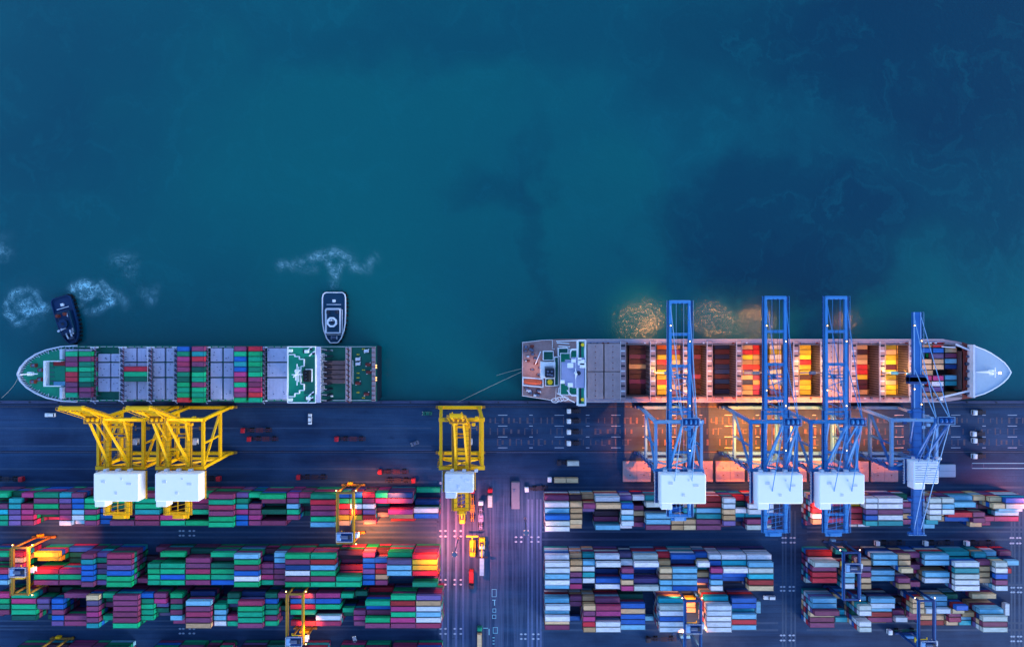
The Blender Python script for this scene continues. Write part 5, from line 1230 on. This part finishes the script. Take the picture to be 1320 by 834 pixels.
# ------------------------------------------------------------------ hatch covers lying on the quay, booths, masts
k=0
ords=['first','second','third','fourth','fifth','sixth','seventh','eighth','ninth']
for (a,c) in ((803,839),(843,880),(884,919),(923,960),(964,1000),(1004,1040),(1044,1080),(1084,1120),(1123,1158)):
    b=MB(); x0,x1=X(a,1.5),X(c,1.5); y0,y1=Y(621,1.5),Y(594.5,1.5); cx=(x0+x1)/2; cy=(y0+y1)/2
    w=(x1-x0)/2; h=(y1-y0)/2
    b.bbox(-w,w,-h,h,.3,1.5,'hatch_pink',.15); b.box(-.06,.06,-h+.3,h-.3,1.5,1.58,'steel')
    for i in range(-3,4): 
        if i: b.box(i*w/4-.05,i*w/4+.05,-h+.4,h-.4,1.5,1.55,'hatch_pink')
    for sx in (-.5,.5):
        for sy in (-.35,.35): b.box(sx*w-.25,sx*w+.25,sy*h-.2,sy*h+.2,1.5,1.68,'rust_red')
    for s in (-1,1): b.box(s*w*.8-.4,s*w*.8+.4,-h*.9,h*.9,0,.3,'dark_metal')
    tag(obj('hatch_cover',b,loc=(cx,cy,0)),'pale ship hatch cover lying on the quay, %s from left in the row' % ords[k],'hatch cover','hatch covers lying on the quay behind the blue cranes'); k+=1
b=MB(); b.bbox(-5,5,-3.2,3.2,.3,1.6,'bow_blue',.15); b.box(-4.6,4.6,-.05,.05,1.6,1.66,'steel'); b.box(-4,4,-2.8,2.8,0,.3,'dark_metal')
tag(obj('hatch_cover',b,loc=(X(1217),Y(606),0)),'small light blue hatch cover at the foot of the rightmost blue crane','hatch cover')
b=MB(); b.bbox(-2.1,2.1,-6.8,6.8,0,2.8,'concrete_pad',.15); b.bbox(-1.2,-.2,2,3.4,2.8,3.2,'steel',.1); b.box(-2.12,-2.1,-1,.2,0,2.1,'dark_metal')
tag(obj('gate_booth',b,loc=(X(664.5),Y(637),0)),'long narrow pinkish grey roofed booth beside the central road','booth')
def mast(label,px,py,h,col,power,lm,spot=150):
    t=thing('light_mast',label,'lamp',(X(px),Y(py),0),0,'tall yard light masts')
    b=MB(); b.cyl((0,0,0),(0,0,h),.35,'steel',8,.18); b.cyl((0,0,0),(0,0,.5),.7,'concrete_pad',10); obj('pole',b,t)
    b=MB(); b.cyl((0,0,h),(0,0,h+.3),1.3,'steel',10); obj('head',b,t)
    for a in range(4):
        b=MB(); x,y=math.cos(a*1.57+.78)*1.3,math.sin(a*1.57+.78)*1.3; b.box(x-.16,x+.16,y-.16,y+.16,h-.4,h-.02,lm); obj('lamp',b,t)
    lamp('SPOT',(X(px),Y(py),h-1.0),power*.5,col,(X(px),Y(py),0),.6,spot,.9)
mast('tall light mast in the glowing pink corner at the right edge above the stacks',1311,637,24,(1.0,.16,.12),230000,'lamp_pink')
mast('added slim light mast beside the booth, source for the central road glow',677,668,24,(1.0,.45,.55),150000,'lamp_pink')  # mast added to give the pale road glow a source
mast('added slim light mast, source for the glowing road right of the upper left stacks',591,694,24,(1.0,.15,.10),600000,'lamp_pink')  # mast added to give the pink road glow a source

first = None
for k in range(36):
    loc = (-262+k*15.0, YQ-0.62, 0.12)
    if first is None:
        b=MB(); b.cyl((0,0,0),(0,0,.55),.28,'dark_metal',10,.22); b.cyl((0,0,.55),(0,0,.75),.42,'dark_metal',10); first=obj('mooring_bollard',b,loc=loc)
        tag(first,'dark iron mooring bollard in the row along the quay edge','bollard','mooring bollards along the quay edge')
    else: c=first.copy(); COL.objects.link(c); c.location=loc
# ------------------------------------------------------------------ floodlights (the lit lamps of the cranes, plus added fill spots)
WO=(1.0,.18,.0)
def flood(x,y,z,power,col,tgt,spot=110,size=.45,blend=.8,bulb=True,parent=None):
    lamp('SPOT',(x,y,z-.5),power,col,tgt,size,spot,blend)
WOFF={75.6:(0.5,9),118.7:(-2.5,8),146.0:(-5.5,20),186.0:(2,10)}
def sts_lamps(cx,T,quay,deck,water):
    z=T-1.0
    if quay:
        flood(cx,-53,z-3,quay*5.2,WO,(cx,-54,0),100,blend=1.0); flood(cx,-60,z-3,quay*1.2,WO,(cx,-66,0),90,blend=1.0)
    if deck: flood(cx+7,-33,z-2,deck,(1.0,.48,.12),(cx+9,-28,6),80)
    if water: flood(cx+WOFF[cx][0],1.5,z-1,water*WOFF[cx][1]*0.6,(1.0,.42,.10),(cx+WOFF[cx][0]-8,3,ZW),62,size=.4,blend=1.0)
sts_lamps(75.6,40,80000,60000,24000)
sts_lamps(118.7,40,150000,60000,20000)
sts_lamps(146.0,40,130000,50000,9000)
sts_lamps(186.0,34,34000,0,3500)

flood(97,-52,34,230000,WO,(97,-56,0),115,blend=1.0)  # fill spot added between two cranes to spread the quay glow
flood(164,-52,34,200000,WO,(164,-55,0),115,blend=1.0)  # second added fill spot, not mounted on any crane
# ship deck lamps over lit holds
for (px,py,p,tp_) in ((852,478,52000,852),(1040,470,70000,1040),(1040,512,26000,1040),(1152,478,120000,1152),(1152,500,40000,1152),(968,478,26000,968),(1120,478,16000,1120),(826,470,14000,826),(1000,478,16000,1000)):
    flood(X(px,24),Y(py,24),24,p*.42,(1.0,.52,.12),(X(tp_,8),Y(py,8),8),75)
flood(X(690,20),Y(475,20),22,4500,(1.0,.5,.3),(X(686,12),Y(474,12),12),90)
for px in (866, 905, 945, 1010, 1065, 1120, 1165):
    flood(X(px,36),-23,36,30000,(1.0,.34,.10),(X(px,12),-23,12),120,blend=1.0)
# yard gantry lamps
def rl(px,py,z,p,tx,ty,spot=100,col=RW): flood(X(px,z),Y(py,z),z,p*(.65 if col is RW else 1),col,(X(tx),Y(ty),0),spot)
rl(466,632,17.0,30000,472,626,110); rl(438,630,17.0,26000,430,626,110); rl(464,690,19,260000,484,692,120,(1,.19,.03)); rl(450,660,22,26000,452,660,100); rl(425,688,18,30000,415,690,110)
rl(38,706,22,40000,50,715,110); rl(48,720,22,36000,52,722,100); rl(60,692,17,26000,62,690,115)
rl(395,770,17,9000,395,775,110); rl(398,812,22,34000,398,808,110)
rl(870,764,14,20000,868,762,120); rl(897,764,14,40000,895,768,120); rl(893,785,20,60000,893,785,80); rl(880,818,18,26000,880,815,120); rl(898,818,18,110000,908,820,120)
rl(1084,696,18,22000,1075,697,110); rl(1052,665,22,40000,1045,668,110)
# orange flood over the left road by the crane and stacks
flood(X(560,20),Y(712,20),22,45000,(1.0,.26,.05),(X(552),Y(725),0),95)
flood(X(84,22),Y(694,22),22,100000,(1.0,.15,.06),(X(80),Y(692),0),105)
flood(X(505,18),Y(640,18),20,40000,(1.0,.2,.08),(X(505),Y(640),0),120)

# bulbs seen on the booms and girders
def bulb(cx, pts, z):
    pass
for o in [o for o in list(COL.objects) if o.name.startswith('ship_to_shore_crane')]:
    cxw = o.location.x
    if cxw < 0: continue
    sg = cxw > 180; gq = 1.6 if sg else 4.3; zt = (36 if sg else 42)+.75
    for (dx,y,z) in ((-gq,-1,zt),(gq,-8,zt),(-gq,-30,zt),(gq,-37,zt),(gq,-57,zt)):
        b=MB(); b.bbox(dx-.4,dx+.4,y-YS-.4,y-YS+.4,z,z+.6,'dark_metal',.1); f=obj('floodlight',b,o)
        b=MB(); b.box(dx-.18,dx+.18,y-YS-.18,y-YS+.18,z+.603,z+.68,'lamp_warm'); obj('lamp',b,f)

# ------------------------------------------------------------------ world, sun, camera
EL, AZ = 14.0, 130.0
w = bpy.data.worlds.new('World'); scene.world = w; w.use_nodes = True
nt = w.node_tree; nt.nodes.clear()
sky = nt.nodes.new('ShaderNodeTexSky'); sky.sky_type='NISHITA'; sky.sun_disc=False
sky.sun_elevation=R(EL); sky.sun_rotation=R(AZ); sky.ozone_density=3.0; sky.dust_density=0.6; sky.air_density=1.0
bg = nt.nodes.new('ShaderNodeBackground'); bg.inputs[1].default_value=0.15
ou = nt.nodes.new('ShaderNodeOutputWorld'); tint = mixc(nt, 1.0, sky.outputs[0], (0.95, 0.98, 1.05), 'MULTIPLY'); nt.links.new(tint, bg.inputs[0]); nt.links.new(bg.outputs[0], ou.inputs[0])
sl = bpy.data.lights.new('sun','SUN'); sl.energy=0.5; sl.angle=R(25); sl.color=(1.0,.93,.86)
so = bpy.data.objects.new('sun', sl); COL.objects.link(so)
d = Vector((math.sin(R(AZ))*math.cos(R(EL)), math.cos(R(AZ))*math.cos(R(EL)), math.sin(R(EL))))
so.rotation_euler = (-d).to_track_quat('-Z','Y').to_euler()
cam = bpy.data.cameras.new('camera'); co = bpy.data.objects.new('camera', cam); COL.objects.link(co)
co.location=(0,0,H); co.rotation_euler=(0,0,0); cam.lens=23.997; cam.sensor_width=36; cam.clip_end=6000; cam.clip_start=1
scene.camera = co
vs = scene.view_settings; vs.view_transform='Standard'; vs.look='None'; vs.exposure=1.8; vs.gamma=1.0; vs.use_curve_mapping=False
